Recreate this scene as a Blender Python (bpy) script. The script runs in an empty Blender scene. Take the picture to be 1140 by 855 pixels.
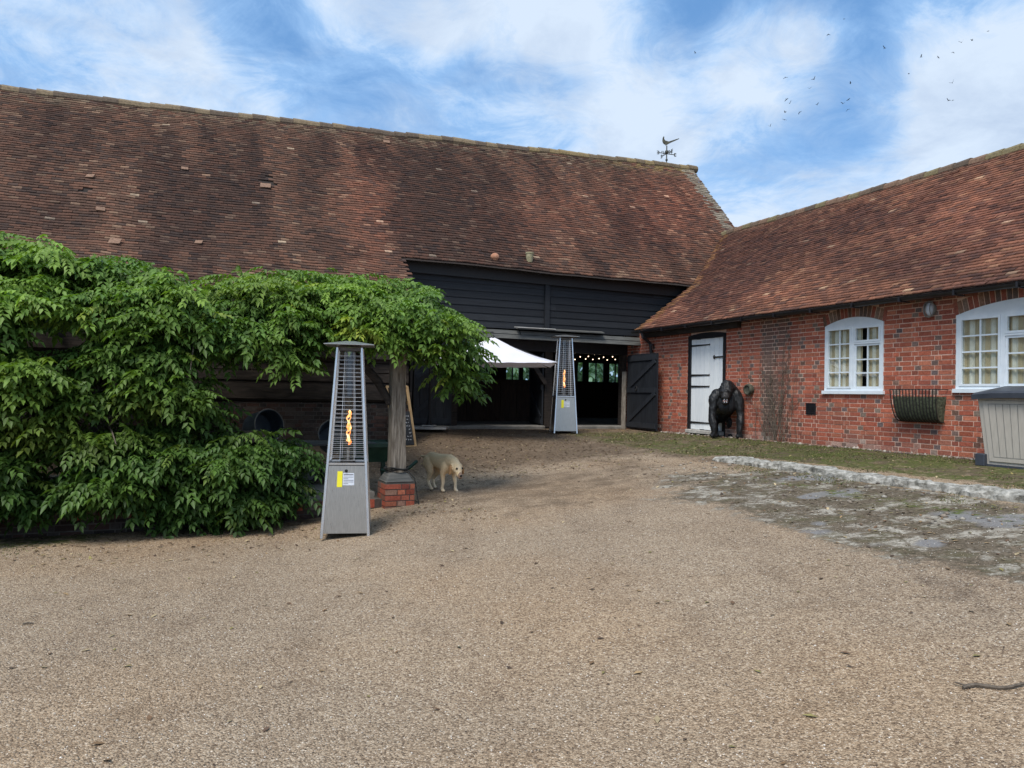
import bpy, bmesh, math, random
import numpy as np
from mathutils import Vector, Matrix, Euler

random.seed(7)
rng = np.random.default_rng(7)
scene = bpy.context.scene
COL = scene.collection
R = math.radians

# ------------------------------------------------------------------ camera
EYE = 1.70
F, ROLL, TH = 845.0, 0.018, math.atan(12.5 / 845.0)
cam_d = bpy.data.cameras.new("camera")
cam_d.sensor_width = 36.0
cam_d.lens = 36.0 * F / 1140.0
cam_d.clip_start = 0.05
cam_d.clip_end = 1500.0
cam = bpy.data.objects.new("camera", cam_d)
COL.objects.link(cam)
cam.matrix_world = Matrix.Translation((0, 0, EYE)) @ Matrix.Rotation(math.pi / 2 + TH, 4, 'X') @ Matrix.Rotation(ROLL, 4, 'Z')
scene.camera = cam

# ------------------------------------------------------------------ node helpers
class NT:
    def __init__(s, tree):
        s.t = tree; s.n = tree.nodes; s.l = tree.links
    def new(s, typ, **kw):
        n = s.n.new(typ)
        for k, v in kw.items(): setattr(n, k, v)
        return n
    def link(s, a, b): s.l.new(a, b)
    def setin(s, node, key, v):
        if hasattr(v, 'is_output') or isinstance(v, bpy.types.NodeSocket): s.l.new(v, node.inputs[key])
        else: node.inputs[key].default_value = v
    def math(s, op, a, b=None, c=None, clamp=False):
        n = s.new('ShaderNodeMath', operation=op, use_clamp=clamp)
        s.setin(n, 0, a)
        if b is not None: s.setin(n, 1, b)
        if c is not None: s.setin(n, 2, c)
        return n.outputs[0]
    def maprange(s, v, a, b, c=0.0, d=1.0, smooth=False):
        n = s.new('ShaderNodeMapRange')
        n.clamp = True
        if smooth: n.interpolation_type = 'SMOOTHSTEP'
        s.setin(n, 0, v); s.setin(n, 1, a); s.setin(n, 2, b); s.setin(n, 3, c); s.setin(n, 4, d)
        return n.outputs[0]
    def mix(s, f, a, b, blend='MIX'):
        n = s.new('ShaderNodeMix', data_type='RGBA', blend_type=blend)
        s.setin(n, 0, f); s.setin(n, 6, a); s.setin(n, 7, b)
        return n.outputs[2]
    def noise(s, vec, scale, detail=4, rough=.55, dist=0.0):
        n = s.new('ShaderNodeTexNoise')
        if vec is not None: s.link(vec, n.inputs['Vector'])
        n.inputs['Scale'].default_value = scale; n.inputs['Detail'].default_value = detail
        n.inputs['Roughness'].default_value = rough; n.inputs['Distortion'].default_value = dist
        return n.outputs['Fac']
    def coord(s, stretch=None):
        c = s.new('ShaderNodeTexCoord').outputs['Object']
        if stretch:
            m = s.new('ShaderNodeMapping'); s.link(c, m.inputs[0]); m.inputs['Scale'].default_value = stretch
            return m.outputs[0]
        return c
    def ramp(s, fac, stops):
        n = s.new('ShaderNodeValToRGB'); s.setin(n, 0, fac)
        e = n.color_ramp.elements
        e[0].position, e[0].color = stops[0][0], (*stops[0][1], 1)
        e[1].position, e[1].color = stops[-1][0], (*stops[-1][1], 1)
        for p, c in stops[1:-1]:
            x = e.new(p); x.color = (*c, 1)
        return n.outputs[0]
    def bump(s, h, strength, dist, normal=None):
        n = s.new('ShaderNodeBump'); n.inputs['Strength'].default_value = strength; n.inputs['Distance'].default_value = dist
        s.link(h, n.inputs['Height'])
        if normal is not None: s.link(normal, n.inputs['Normal'])
        return n.outputs[0]

def c3(c): return (c[0], c[1], c[2], 1.0)

def new_mat(name):
    m = bpy.data.materials.new(name); m.use_nodes = True
    t = NT(m.node_tree); b = m.node_tree.nodes['Principled BSDF']
    return m, t, b

def noisy(name, c1, c2, scale=6, rough=.7, metal=0., bump=.2, bdist=.01, stretch=None, detail=5, attr=False, spec=.4, rough2=None):
    m, t, b = new_mat(name)
    co = t.coord(stretch)
    f = t.noise(co, scale, detail, .6)
    f2 = t.maprange(f, .32, .68)
    col = t.mix(f2, c3(c1), c3(c2))
    if attr:
        a = t.new('ShaderNodeAttribute', attribute_name='Col').outputs['Color']
        col = t.mix(1.0, a, t.mix(f2, c3(c1), c3(c2)), 'MULTIPLY')
    t.link(col, b.inputs['Base Color'])
    b.inputs['Metallic'].default_value = metal
    b.inputs['Specular IOR Level'].default_value = spec
    if rough2 is None: b.inputs['Roughness'].default_value = rough
    else: t.link(t.maprange(f, .3, .7, rough, rough2), b.inputs['Roughness'])
    if bump: t.link(t.bump(f, bump, bdist), b.inputs['Normal'])
    return m

# ------------------------------------------------------------------ world and sun
SUN_EL, SUN_AZ = 55.0, 206.0      # azimuth clockwise from +Y (north)
def pix_ray(x, y):
    u, v = x - 570.0, 427.5 - y
    c, s = math.cos(ROLL), math.sin(ROLL)
    u2, v2 = u * c - v * s, u * s + v * c
    Y = F * math.cos(TH) - v2 * math.sin(TH); Z = F * math.sin(TH) + v2 * math.cos(TH)
    return np.array((u2 / Y, 1.0, Z / Y))

world = bpy.data.worlds.new("World"); scene.world = world; world.use_nodes = True
wt = NT(world.node_tree); wt.n.clear()
wout = wt.new('ShaderNodeOutputWorld')
sky = wt.new('ShaderNodeTexSky', sky_type='NISHITA'); sky.sun_disc = False
sky.sun_elevation = R(SUN_EL); sky.sun_rotation = R(SUN_AZ); sky.air_density = 1.0; sky.dust_density = .6; sky.ozone_density = 2.0
bg1 = wt.new('ShaderNodeBackground'); bg1.inputs[1].default_value = .105
skyc = wt.mix(.4, sky.outputs[0], (.9, 3.0, 6.6, 1))
wt.link(skyc, bg1.inputs[0])
bg2 = wt.new('ShaderNodeBackground'); bg2.inputs[1].default_value = .78
geo = wt.new('ShaderNodeTexCoord').outputs['Generated']
sep = wt.new('ShaderNodeSeparateXYZ'); wt.link(geo, sep.inputs[0])
zz = wt.math('ADD', wt.math('MAXIMUM', sep.outputs[2], 0.0), .28)
cmb = wt.new('ShaderNodeCombineXYZ')
wt.link(wt.math('DIVIDE', sep.outputs[0], zz), cmb.inputs[0])
wt.link(wt.math('DIVIDE', sep.outputs[1], zz), cmb.inputs[1])
nA = wt.noise(cmb.outputs[0], 1.7, 14, .62, .55)
nB = wt.noise(cmb.outputs[0], 6.5, 12, .68, .8)
dens = wt.math('ADD', wt.math('MULTIPLY', nA, .85), wt.math('MULTIPLY', nB, .56))
def cloud_blob(acc, px, py, r_deg, amp):
    d = pix_ray(px, py); d = d / np.linalg.norm(d)
    n = wt.new('ShaderNodeVectorMath', operation='DOT_PRODUCT'); wt.link(geo, n.inputs[0]); n.inputs[1].default_value = tuple(d)
    v = wt.maprange(n.outputs['Value'], math.cos(R(r_deg)), 1.0, 0.0, amp, smooth=True)
    return wt.math('ADD', acc, v)
for b in ((930, 20, 15, -.30), (760, 25, 6, -.10), (800, 215, 4, -.12), (940, 120, 5, -.16), (560, 150, 8, -.20), (400, 120, 7, -.13), (285, 8, 5, -.15), (60, 92, 6, -.1),
          (860, 75, 6, .26), (1085, 70, 8, .25), (1030, 165, 10, .16), (820, 130, 10, .16), (640, 60, 14, .16), (120, 40, 12, .1), (810, 240, 4, .12), (1110, 190, 4, -.10)):
    dens = cloud_blob(dens, *b)
cf = wt.maprange(dens, .38, .75, 0.0, 1.0, smooth=True)
shade = wt.noise(cmb.outputs[0], 3.4, 12, .62, .5)
thick = wt.maprange(dens, .62, .84)
ccol = wt.mix(thick, (.36, .58, .90, 1), (.68, .79, .93, 1))
ccol = wt.mix(wt.maprange(shade, .45, .68, 0, .75), ccol, (.44, .55, .73, 1))
wt.link(ccol, bg2.inputs[0])
cfm = wt.math('MULTIPLY', cf, .93)
wmix = wt.new('ShaderNodeMixShader'); wt.link(cfm, wmix.inputs[0]); wt.link(bg1.outputs[0], wmix.inputs[1]); wt.link(bg2.outputs[0], wmix.inputs[2])
wt.link(wmix.outputs[0], wout.inputs[0])

sun_d = bpy.data.lights.new("sun", 'SUN'); sun_d.energy = 2.6; sun_d.angle = R(24); sun_d.color = (1.0, .95, .88)
sun = bpy.data.objects.new("sun", sun_d); COL.objects.link(sun)
sdir = Vector((math.sin(R(SUN_AZ)) * math.cos(R(SUN_EL)), math.cos(R(SUN_AZ)) * math.cos(R(SUN_EL)), math.sin(R(SUN_EL))))
sun.rotation_euler = sdir.to_track_quat('Z', 'Y').to_euler()
sun.location = (0, -5, 30)

scene.view_settings.view_transform = 'Standard'
scene.view_settings.look = 'None'
scene.view_settings.exposure = 0.5
scene.view_settings.gamma = 1.0
scene.cycles.max_bounces = 8
scene.cycles.transparent_max_bounces = 12
scene.cycles.use_denoising = True

# ------------------------------------------------------------------ frames: n runs along the barn, E runs along the brick building
A = R(23.5)
BN = np.array((math.cos(A), math.sin(A), 0.0)); BE = np.array((-math.sin(A), math.cos(A), 0.0))
def W(n, E, z): return Vector((n * BN[0] + E * BE[0], n * BN[1] + E * BE[1], z))
def Wn(n, E, z):
    n, E, z = np.broadcast_arrays(np.asarray(n, float), np.asarray(E, float), np.asarray(z, float))
    return np.stack((n * BN[0] + E * BE[0], n * BN[1] + E * BE[1], z), -1)
def hit(x, y, axis, val):
    r = pix_ray(x, y); k = val / float(r @ (BE if axis == 'E' else BN))
    return Vector((r[0] * k, r[1] * k, EYE + r[2] * k))
def nE(p): return (p[0] * BN[0] + p[1] * BN[1], p[0] * BE[0] + p[1] * BE[1])
def project(P):
    P = np.asarray(P, float); x, y, z = P[..., 0], P[..., 1], P[..., 2] - EYE
    d = y * math.cos(TH) + z * math.sin(TH); v2 = (-y * math.sin(TH) + z * math.cos(TH))
    d = np.where(d < .1, .1, d)
    u2 = F * x / d; v2 = F * v2 / d
    c, s = math.cos(ROLL), math.sin(ROLL)
    u = u2 * c + v2 * s; v = -u2 * s + v2 * c
    return 570 + u, 427.5 - v
def sstep(a, b, x):
    t = np.clip((np.asarray(x, float) - a) / (b - a), 0, 1); return t * t * (3 - 2 * t)
def _h(i, j, seed):
    v = np.sin(i * 127.1 + j * 311.7 + seed * 74.7) * 43758.5453
    return v - np.floor(v)
def vnoise(x, y, seed=0):
    x = np.asarray(x, float); y = np.asarray(y, float)
    xi, yi = np.floor(x), np.floor(y); fx, fy = x - xi, y - yi
    fx = fx * fx * (3 - 2 * fx); fy = fy * fy * (3 - 2 * fy)
    a = _h(xi, yi, seed) * (1 - fx) + _h(xi + 1, yi, seed) * fx
    b = _h(xi, yi + 1, seed) * (1 - fx) + _h(xi + 1, yi + 1, seed) * fx
    return a * (1 - fy) + b * fy
def fbm(x, y, seed=0, o=4):
    s = 0; a = .5; t = 0
    for k in range(o):
        s = s + a * vnoise(x * 2 ** k, y * 2 ** k, seed + k * 13); t += a; a *= .55
    return s / t
def ground_z(n, E):
    n = np.asarray(n, float); E = np.asarray(E, float)
    q = n - 1.0
    base = .0 + .107 * np.where(q > 0, q, 0) + .0 * q
    base = np.minimum(base, .74)
    bank = sstep(7.86, 8.05, n) * sstep(2.0, 3.2, E) * sstep(10.6, 9.6, E)
    bank2 = sstep(8.6, 9.8, n)
    base = base + .06 * np.maximum(bank, bank2) + .10 * sstep(8.0, 10.4, n)
    k = sstep(11.5, 16.3, E)
    z = base * (1 - k) + .895 * k
    z = z + .018 * (fbm(n * .9, E * .9, 5) - .5)
    return z
def gz(x, y):
    n, e = nE((x, y)); return float(ground_z(n, e))
def on_ground(x, y):
    r = pix_ray(x, y); Y = 3.0
    while Y < 40:
        if EYE + r[2] * Y <= gz(r[0] * Y, Y): break
        Y += .01
    return Vector((r[0] * Y, Y, gz(r[0] * Y, Y)))

# ------------------------------------------------------------------ object helpers
def tag(o, label=None, cat=None, group=None, kind=None):
    if label: o['label'] = label
    if cat: o['category'] = cat
    if group: o['group'] = group
    if kind: o['kind'] = kind
    return o
def thing(name, label, cat, loc=(0, 0, 0), rz=0.0, group=None):
    o = bpy.data.objects.new(name, None); COL.objects.link(o)
    o.empty_display_size = .2
    o.location = loc; o.rotation_euler = (0, 0, rz)
    o['_m'] = 0; del o['_m']
    return tag(o, label, cat, group)
def root_matrix(o):
    while o.parent is not None: o = o.parent
    return Matrix.Translation(o.location) @ o.rotation_euler.to_matrix().to_4x4()
def link_mesh(name, me, parent=None, local=False, origin=None, smooth=False):
    o = bpy.data.objects.new(name, me); COL.objects.link(o)
    if parent is not None:
        if not local: me.transform(root_matrix(parent).inverted())
        o.parent = parent
    elif origin is not None:
        me.transform(Matrix.Translation(-Vector(origin))); o.location = origin
    if smooth:
        me.shade_smooth()
    return o
def np_mesh(name, V, Q, mats, col=None, mi=None):
    """V (n,3), Q (m,k) faces of one size, col (m,3) one colour per face"""
    V = np.asarray(V, np.float32); Q = np.asarray(Q, np.int32)
    me = bpy.data.meshes.new(name)
    k = Q.shape[1]
    me.vertices.add(len(V)); me.vertices.foreach_set('co', V.ravel())
    me.loops.add(Q.size); me.loops.foreach_set('vertex_index', Q.ravel())
    me.polygons.add(len(Q)); me.polygons.foreach_set('loop_start', np.arange(0, Q.size, k, dtype=np.int32))
    me.polygons.foreach_set('loop_total', np.full(len(Q), k, np.int32))
    if mi is not None: me.polygons.foreach_set('material_index', np.asarray(mi, np.int32))
    me.update(calc_edges=True); me.validate()
    for m in (mats if isinstance(mats, (list, tuple)) else [mats]): me.materials.append(m)
    if col is not None:
        a = me.color_attributes.new('Col', 'FLOAT_COLOR', 'CORNER')
        c = np.ones((len(Q), k, 4), np.float32); c[:, :, :3] = np.asarray(col)[:, None, :]
        a.data.foreach_set('color', c.ravel())
    return me

class MB:
    """collects shapes for ONE mesh"""
    def __init__(s): s.v = []; s.f = []; s.c = []; s.m = []
    def add(s, vs, fs, col=(1, 1, 1), mi=0):
        b = len(s.v); s.v += [tuple(v) for v in vs]
        for f in fs: s.f.append([b + i for i in f]); s.c.append(col); s.m.append(mi)
        return s
    def box(s, c, size, rot=None, col=(1, 1, 1), mi=0):
        hx, hy, hz = size[0] / 2, size[1] / 2, size[2] / 2
        vs = [Vector((x, y, z)) for x in (-hx, hx) for y in (-hy, hy) for z in (-hz, hz)]
        if rot is not None: vs = [rot @ v for v in vs]
        c = Vector(c); vs = [v + c for v in vs]
        return s.add(vs, [(0, 1, 3, 2), (4, 6, 7, 5), (0, 4, 5, 1), (2, 3, 7, 6), (0, 2, 6, 4), (1, 5, 7, 3)], col, mi)
    def bbox(s, n0, n1, e0, e1, z0, z1, col=(1, 1, 1), mi=0):
        vs = [W(n, e, z) for n in (n0, n1) for e in (e0, e1) for z in (z0, z1)]
        return s.add(vs, [(0, 1, 3, 2), (4, 6, 7, 5), (0, 4, 5, 1), (2, 3, 7, 6), (0, 2, 6, 4), (1, 5, 7, 3)], col, mi)
    def hexa(s, P, col=(1, 1, 1), mi=0):
        """P: 4 bottom + 4 top"""
        return s.add(P, [(3, 2, 1, 0), (4, 5, 6, 7), (0, 1, 5, 4), (1, 2, 6, 5), (2, 3, 7, 6), (3, 0, 4, 7)], col, mi)
    def beam(s, p, q, w, h, up=Vector((0, 0, 1)), col=(1, 1, 1), mi=0, w2=None, h2=None):
        p, q = Vector(p), Vector(q); d = (q - p).normalized()
        side = d.cross(up)
        if side.length < 1e-4: side = d.cross(Vector((1, 0, 0)))
        side.normalize(); u = side.cross(d)
        w2 = w if w2 is None else w2; h2 = h if h2 is None else h2
        P = [p + side * a * w / 2 + u * b * h / 2 for a, b in ((-1, -1), (1, -1), (1, 1), (-1, 1))]
        Q = [q + side * a * w2 / 2 + u * b * h2 / 2 for a, b in ((-1, -1), (1, -1), (1, 1), (-1, 1))]
        return s.hexa(P + Q, col, mi)
    def tube(s, pts, rad, sides=8, col=(1, 1, 1), mi=0, caps=True):
        pts = [Vector(p) for p in pts]; n = len(pts)
        if not isinstance(rad, (list, tuple)): rad = [rad] * n
        vs = []; u = None
        for i, p in enumerate(pts):
            d = (pts[min(i + 1, n - 1)] - pts[max(i - 1, 0)]).normalized()
            if u is None: u = d.orthogonal().normalized()
            else: u = (u - d * u.dot(d)).normalized()
            w = d.cross(u)
            for k in range(sides):
                a = 2 * math.pi * k / sides
                vs.append(p + (u * math.cos(a) + w * math.sin(a)) * rad[i])
        fs = [(i * sides + k, i * sides + (k + 1) % sides, (i + 1) * sides + (k + 1) % sides, (i + 1) * sides + k) for i in range(n - 1) for k in range(sides)]
        if caps: fs += [tuple(reversed(range(sides))), tuple(range((n - 1) * sides, n * sides))]
        return s.add(vs, fs, col, mi)
    def lathe(s, c, prof, sides=24, rot=None, col=(1, 1, 1), mi=0):
        c = Vector(c); vs = []
        for r, z in prof:
            for k in range(sides):
                a = 2 * math.pi * k / sides; v = Vector((r * math.cos(a), r * math.sin(a), z))
                if rot is not None: v = rot @ v
                vs.append(c + v)
        fs = [(i * sides + k, i * sides + (k + 1) % sides, (i + 1) * sides + (k + 1) % sides, (i + 1) * sides + k) for i in range(len(prof) - 1) for k in range(sides)]
        return s.add(vs, fs, col, mi)
    def ball(s, c, r, seg=12, rings=8, col=(1, 1, 1), mi=0, sc=(1, 1, 1)):
        c = Vector(c); vs = []; 
        for i in range(rings + 1):
            t = math.pi * i / rings
            for k in range(seg):
                a = 2 * math.pi * k / seg
                vs.append(c + Vector((math.sin(t) * math.cos(a) * sc[0], math.sin(t) * math.sin(a) * sc[1], math.cos(t) * sc[2])) * r)
        fs = [(i * seg + k, (i + 1) * seg + k, (i + 1) * seg + (k + 1) % seg, i * seg + (k + 1) % seg) for i in range(rings) for k in range(seg)]
        return s.add(vs, fs, col, mi)
    def build(s, name, mats, parent=None, local=False, origin=None, smooth=False, bevel=0.0, colour=False, auto=False):
        me = bpy.data.meshes.new(name); me.from_pydata([tuple(v) for v in s.v], [], s.f)
        for m in (mats if isinstance(mats, (list, tuple)) else [mats]): me.materials.append(m)
        me.polygons.foreach_set('material_index', s.m)
        if colour:
            a = me.color_attributes.new('Col', 'FLOAT_COLOR', 'CORNER')
            d = []
            for f, c in zip(s.f, s.c): d += [c[0], c[1], c[2], 1.0] * len(f)
            a.data.foreach_set('color', d)
        me.update()
        if bevel or smooth:
            bm = bmesh.new(); bm.from_mesh(me)
            bmesh.ops.remove_doubles(bm, verts=bm.verts, dist=1e-5) if smooth else None
            bmesh.ops.recalc_face_normals(bm, faces=bm.faces)
            if bevel:
                es = [e for e in bm.edges if len(e.link_faces) == 2 and e.calc_face_angle(0) > .6]
                bmesh.ops.bevel(bm, geom=es, offset=bevel, segments=1, affect='EDGES', clamp_overlap=True)
            bm.to_mesh(me); bm.free()
        o = link_mesh(name, me, parent, local, origin, smooth)
        if smooth and auto:
            me.polygons.foreach_set('use_smooth', [True] * len(me.polygons))
            for e in me.edges: pass
        return o

# ------------------------------------------------------------------ materials
def tile_mat(name):
    m, t, b = new_mat(name)
    a = t.new('ShaderNodeAttribute', attribute_name='Col').outputs['Color']
    co = t.coord()
    f = t.noise(co, 22, 5, .65)
    col = t.mix(1.0, a, t.mix(t.maprange(f, .3, .7), (.62, .6, .6, 1), (1.3, 1.28, 1.22, 1)), 'MULTIPLY')
    sp = t.noise(co, 55, 2, .5)
    lich = t.maprange(sp, .70, .76, 0, .55)
    col = t.mix(lich, col, (.30, .28, .22, 1))
    t.link(col, b.inputs['Base Color']); b.inputs['Roughness'].default_value = .88; b.inputs['Specular IOR Level'].default_value = .25
    t.link(t.bump(f, .5, .008), b.inputs['Normal'])
    return m
M_tile = tile_mat('clay_tile')
M_under = noisy('roof_underlay', (.02, .015, .013), (.035, .025, .02), 8, .95, bump=0)
def brick_mat(name):
    m, t, b = new_mat(name)
    a = t.new('ShaderNodeAttribute', attribute_name='Col').outputs['Color']
    co = t.coord(); f = t.noise(co, 38, 5, .65); g = t.noise(co, 1.3, 5, .6)
    col = t.mix(1.0, a, t.mix(t.maprange(f, .3, .7), (.66, .62, .6, 1), (1.25, 1.28, 1.3, 1)), 'MULTIPLY')
    col = t.mix(t.maprange(g, .5, .75, 0, .28), col, (.16, .10, .08, 1))
    t.link(col, b.inputs['Base Color']); b.inputs['Roughness'].default_value = .9; b.inputs['Specular IOR Level'].default_value = .2
    t.link(t.bump(f, .5, .006), b.inputs['Normal'])
    return m
M_brick = brick_mat('red_brick')
M_mortar = noisy('lime_mortar', (.52, .33, .25), (.72, .53, .43), 9, .95, bump=.4, bdist=.004, attr=False)
M_mortar_old = noisy('old_mortar', (.06, .052, .045), (.13, .115, .10), 7, .95, bump=.4, bdist=.004)
M_black = noisy('black_boarding', (.008, .0095, .0125), (.018, .021, .026), 5, .72, bump=.35, bdist=.004, stretch=(.6, .6, 12), attr=True)
M_blackdoor = noisy('black_door_paint', (.011, .013, .017), (.023, .027, .034), 5, .6, bump=.25, bdist=.003, stretch=(5, 5, .7), attr=True)
M_blackpaint = noisy('black_gloss_paint', (.010, .010, .012), (.02, .02, .023), 12, .4, bump=.1, bdist=.002)
M_iron = noisy('black_iron', (.008, .008, .009), (.02, .018, .017), 30, .55, bump=.2, bdist=.002)
M_greywood = noisy('weathered_boards', (.06, .062, .060), (.13, .13, .12), 6, .85, bump=.4, bdist=.004, stretch=(.7, .7, 14))
M_post = noisy('weathered_oak', (.09, .072, .055), (.34, .30, .25), 6, .95, bump=1.0, bdist=.02, stretch=(9, 9, .7), detail=9, spec=.15)
M_oakdark = noisy('dark_oak', (.016, .012, .010), (.050, .038, .030), 4, .9, bump=.6, bdist=.01, stretch=(1, 1, 7))
M_brownboard = noisy('brown_boards', (.022, .013, .009), (.05, .028, .018), 4, .8, bump=.3, bdist=.004, stretch=(5, 5, .7))
M_white = noisy('white_window_paint', (.66, .73, .78), (.76, .82, .86), 7, .45, bump=.06, bdist=.002)
M_whitedoor = noisy('white_door_paint', (.74, .78, .80), (.84, .87, .88), 5, .5, bump=.12, bdist=.003, stretch=(6, 6, .8), attr=True)
M_steel = noisy('brushed_steel', (.42, .395, .355), (.54, .51, .46), 3, .26, metal=.92, bump=.05, bdist=.001, stretch=(60, 60, 1.5), rough2=.42)
M_steelbright = noisy('polished_steel_edge', (.62, .63, .64), (.74, .75, .76), 6, .25, metal=.9, bump=0)
M_wire = noisy('guard_wire', (.55, .57, .60), (.68, .70, .72), 9, .35, metal=.25, bump=0)
M_darksteel = noisy('burner_steel', (.07, .065, .06), (.13, .12, .11), 9, .45, metal=.7, bump=0)
M_concrete = noisy('concrete', (.30, .285, .26), (.52, .50, .46), 6, .9, bump=.7, bdist=.02)
M_kerb = noisy('rough_kerb_concrete', (.10, .095, .075), (.50, .48, .43), 13, .92, bump=1.0, bdist=.03, detail=8)
M_terrace = noisy('terrace_paving', (.13, .12, .10), (.27, .25, .22), 5, .92, bump=.5, bdist=.01)
M_floor = noisy('barn_floor', (.10, .085, .07), (.17, .15, .12), 5, .95, bump=.4, bdist=.01)
M_green = noisy('green_paint', (.012, .040, .024), (.03, .075, .045), 7, .5, bump=.2, bdist=.003)
M_drum = noisy('blue_grey_drum', (.045, .06, .08), (.085, .105, .13), 5, .5, metal=.2, bump=.15, bdist=.004)
M_rubber = noisy('rubber', (.012, .012, .012), (.025, .025, .024), 9, .8, bump=.2)
M_leafwood = noisy('vine_bark', (.07, .055, .04), (.16, .13, .10), 8, .9, bump=.7, bdist=.01, stretch=(4, 4, 1))
M_chalk = noisy('chalkboard', (.012, .013, .016), (.03, .032, .036), 9, .8, bump=0)
M_chalkmark = noisy('chalk', (.32, .33, .35), (.6, .6, .6), 60, .95, bump=0)
M_pine = noisy('pine_frame', (.30, .19, .09), (.46, .32, .17), 6, .7, bump=.1, bdist=.002, stretch=(3, 3, 1))
M_box = noisy('beige_resin', (.42, .385, .33), (.50, .46, .40), 6, .6, bump=.12, bdist=.003, stretch=(8, 8, 1))
M_boxdark = noisy('charcoal_resin', (.035, .042, .055), (.055, .062, .078), 6, .5, bump=.1, bdist=.003)
M_yellow = noisy('yellow_sticker', (.80, .72, .02), (.88, .80, .05), 12, .5, bump=0)
M_labelw = noisy('white_sticker', (.58, .62, .68), (.66, .70, .76), 12, .5, bump=0)
M_ink = noisy('sticker_ink', (.08, .08, .10), (.16, .16, .2), 30, .7, bump=0)
M_coir = noisy('coir_liner', (.03, .035, .022), (.14, .16, .10), 26, .95, bump=1.0, bdist=.02, detail=8)
M_terracotta = noisy('terracotta', (.36, .16, .09), (.5, .27, .17), 10, .85, bump=.3)
M_lichenpot = noisy('lichen_stone', (.22, .20, .11), (.38, .34, .22), 14, .95, bump=.4)
M_bird = noisy('dark_feathers', (.02, .025, .035), (.04, .045, .06), 6, .8, bump=0)
M_vane = noisy('vane_metal', (.05, .055, .05), (.11, .11, .09), 9, .6, metal=.4, bump=0)
M_lampgrey = noisy('lamp_housing', (.17, .165, .15), (.27, .26, .24), 12, .6, bump=.2)
M_cowl = noisy('verdigris_cowl', (.03, .032, .022), (.11, .11, .08), 12, .8, bump=.3)
M_tan = noisy('cowl_plate', (.26, .17, .11), (.36, .26, .18), 12, .8, bump=.2)

def mk_curtain():
    m, t, b = new_mat('striped_curtain')
    co = t.coord(); s = t.new('ShaderNodeSeparateXYZ'); t.link(co, s.inputs[0])
    along = t.math('ADD', t.math('MULTIPLY', s.outputs[0], float(BE[0])), t.math('MULTIPLY', s.outputs[1], float(BE[1])))
    w = t.math('FRACT', t.math('MULTIPLY', along, 7.0))
    st = t.maprange(t.math('ABSOLUTE', t.math('SUBTRACT', w, .5)), .2, .3)
    n = t.noise(co, 5, 3)
    col = t.mix(st, (.55, .43, .27, 1), (.86, .80, .68, 1))
    col = t.mix(t.maprange(n, .35, .7, 0, .4), col, (.52, .40, .24, 1))
    t.link(col, b.inputs['Base Color']); b.inputs['Roughness'].default_value = .95
    return m
M_curtain = mk_curtain()
def mk_glass(name, tint=(1, 1, 1), strength=1.0, rough=.02):
    m = bpy.data.materials.new(name); m.use_nodes = True; t = NT(m.node_tree); t.n.clear()
    o = t.new('ShaderNodeOutputMaterial'); tr = t.new('ShaderNodeBsdfTransparent'); tr.inputs[0].default_value = c3(tint)
    g = t.new('ShaderNodeBsdfGlossy'); g.inputs['Roughness'].default_value = rough
    f = t.new('ShaderNodeLayerWeight'); f.inputs[0].default_value = .5
    mx = t.new('ShaderNodeMixShader'); t.link(t.math('MULTIPLY_ADD', t.math('POWER', f.outputs['Facing'], 4.0), .75 * strength, .05 * strength, clamp=True), mx.inputs[0])
    t.link(tr.outputs[0], mx.inputs[1]); t.link(g.outputs[0], mx.inputs[2]); t.link(mx.outputs[0], o.inputs[0])
    return m
M_glass = mk_glass('window_glass', (.92, .95, .95))
M_tube = mk_glass('heater_tube_glass', (.86, .88, .9), 1.3)
M_dirtyglass = mk_glass('old_window_glass', (.85, .92, .94), .5, .2)
def mk_emit(name, col, s):
    m, t, b = new_mat(name)
    b.inputs['Base Color'].default_value = c3(col); b.inputs['Emission Color'].default_value = c3(col); b.inputs['Emission Strength'].default_value = s
    return m
M_bulb = mk_emit('warm_bulb', (1.0, .72, .48), 4)
def mk_flame():
    m, t, b = new_mat('flame')
    co = t.coord((1, 1, .5)); n = t.noise(co, 28, 4, .6)
    col = t.ramp(n, [(.3, (1.0, .16, .02)), (.5, (1.0, .42, .10)), (.68, (1.0, .82, .45))])
    t.link(col, b.inputs['Base Color']); t.link(col, b.inputs['Emission Color']); b.inputs['Emission Strength'].default_value = 1.15
    return m
M_flame = mk_flame()
def mk_leaf(name, gain=1.0, trans=.28):
    m, t, b = new_mat(name)
    a = t.new('ShaderNodeAttribute', attribute_name='Col').outputs['Color']
    f = t.noise(t.coord(), 30, 2)
    col = t.mix(1.0, a, t.mix(f, (.8 * gain, .8 * gain, .8 * gain, 1), (1.2 * gain, 1.2 * gain, 1.15 * gain, 1)), 'MULTIPLY')
    t.link(col, b.inputs['Base Color']); b.inputs['Roughness'].default_value = .5; b.inputs['Specular IOR Level'].default_value = .32
    tr = t.new('ShaderNodeBsdfTranslucent'); t.link(t.mix(1.0, col, (1.3, 1.5, .5, 1), 'MULTIPLY'), tr.inputs[0])
    mx = t.new('ShaderNodeMixShader'); mx.inputs[0].default_value = trans
    out = [n for n in t.n if n.type == 'OUTPUT_MATERIAL'][0]
    t.link(b.outputs[0], mx.inputs[1]); t.link(tr.outputs[0], mx.inputs[2]); t.link(mx.outputs[0], out.inputs[0])
    return m
M_leaf = mk_leaf('wisteria_leaf')
M_litter = noisy('leaf_litter', (.7, .7, .7), (1.2, 1.2, 1.2), 20, .9, bump=0, attr=True)
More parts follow.
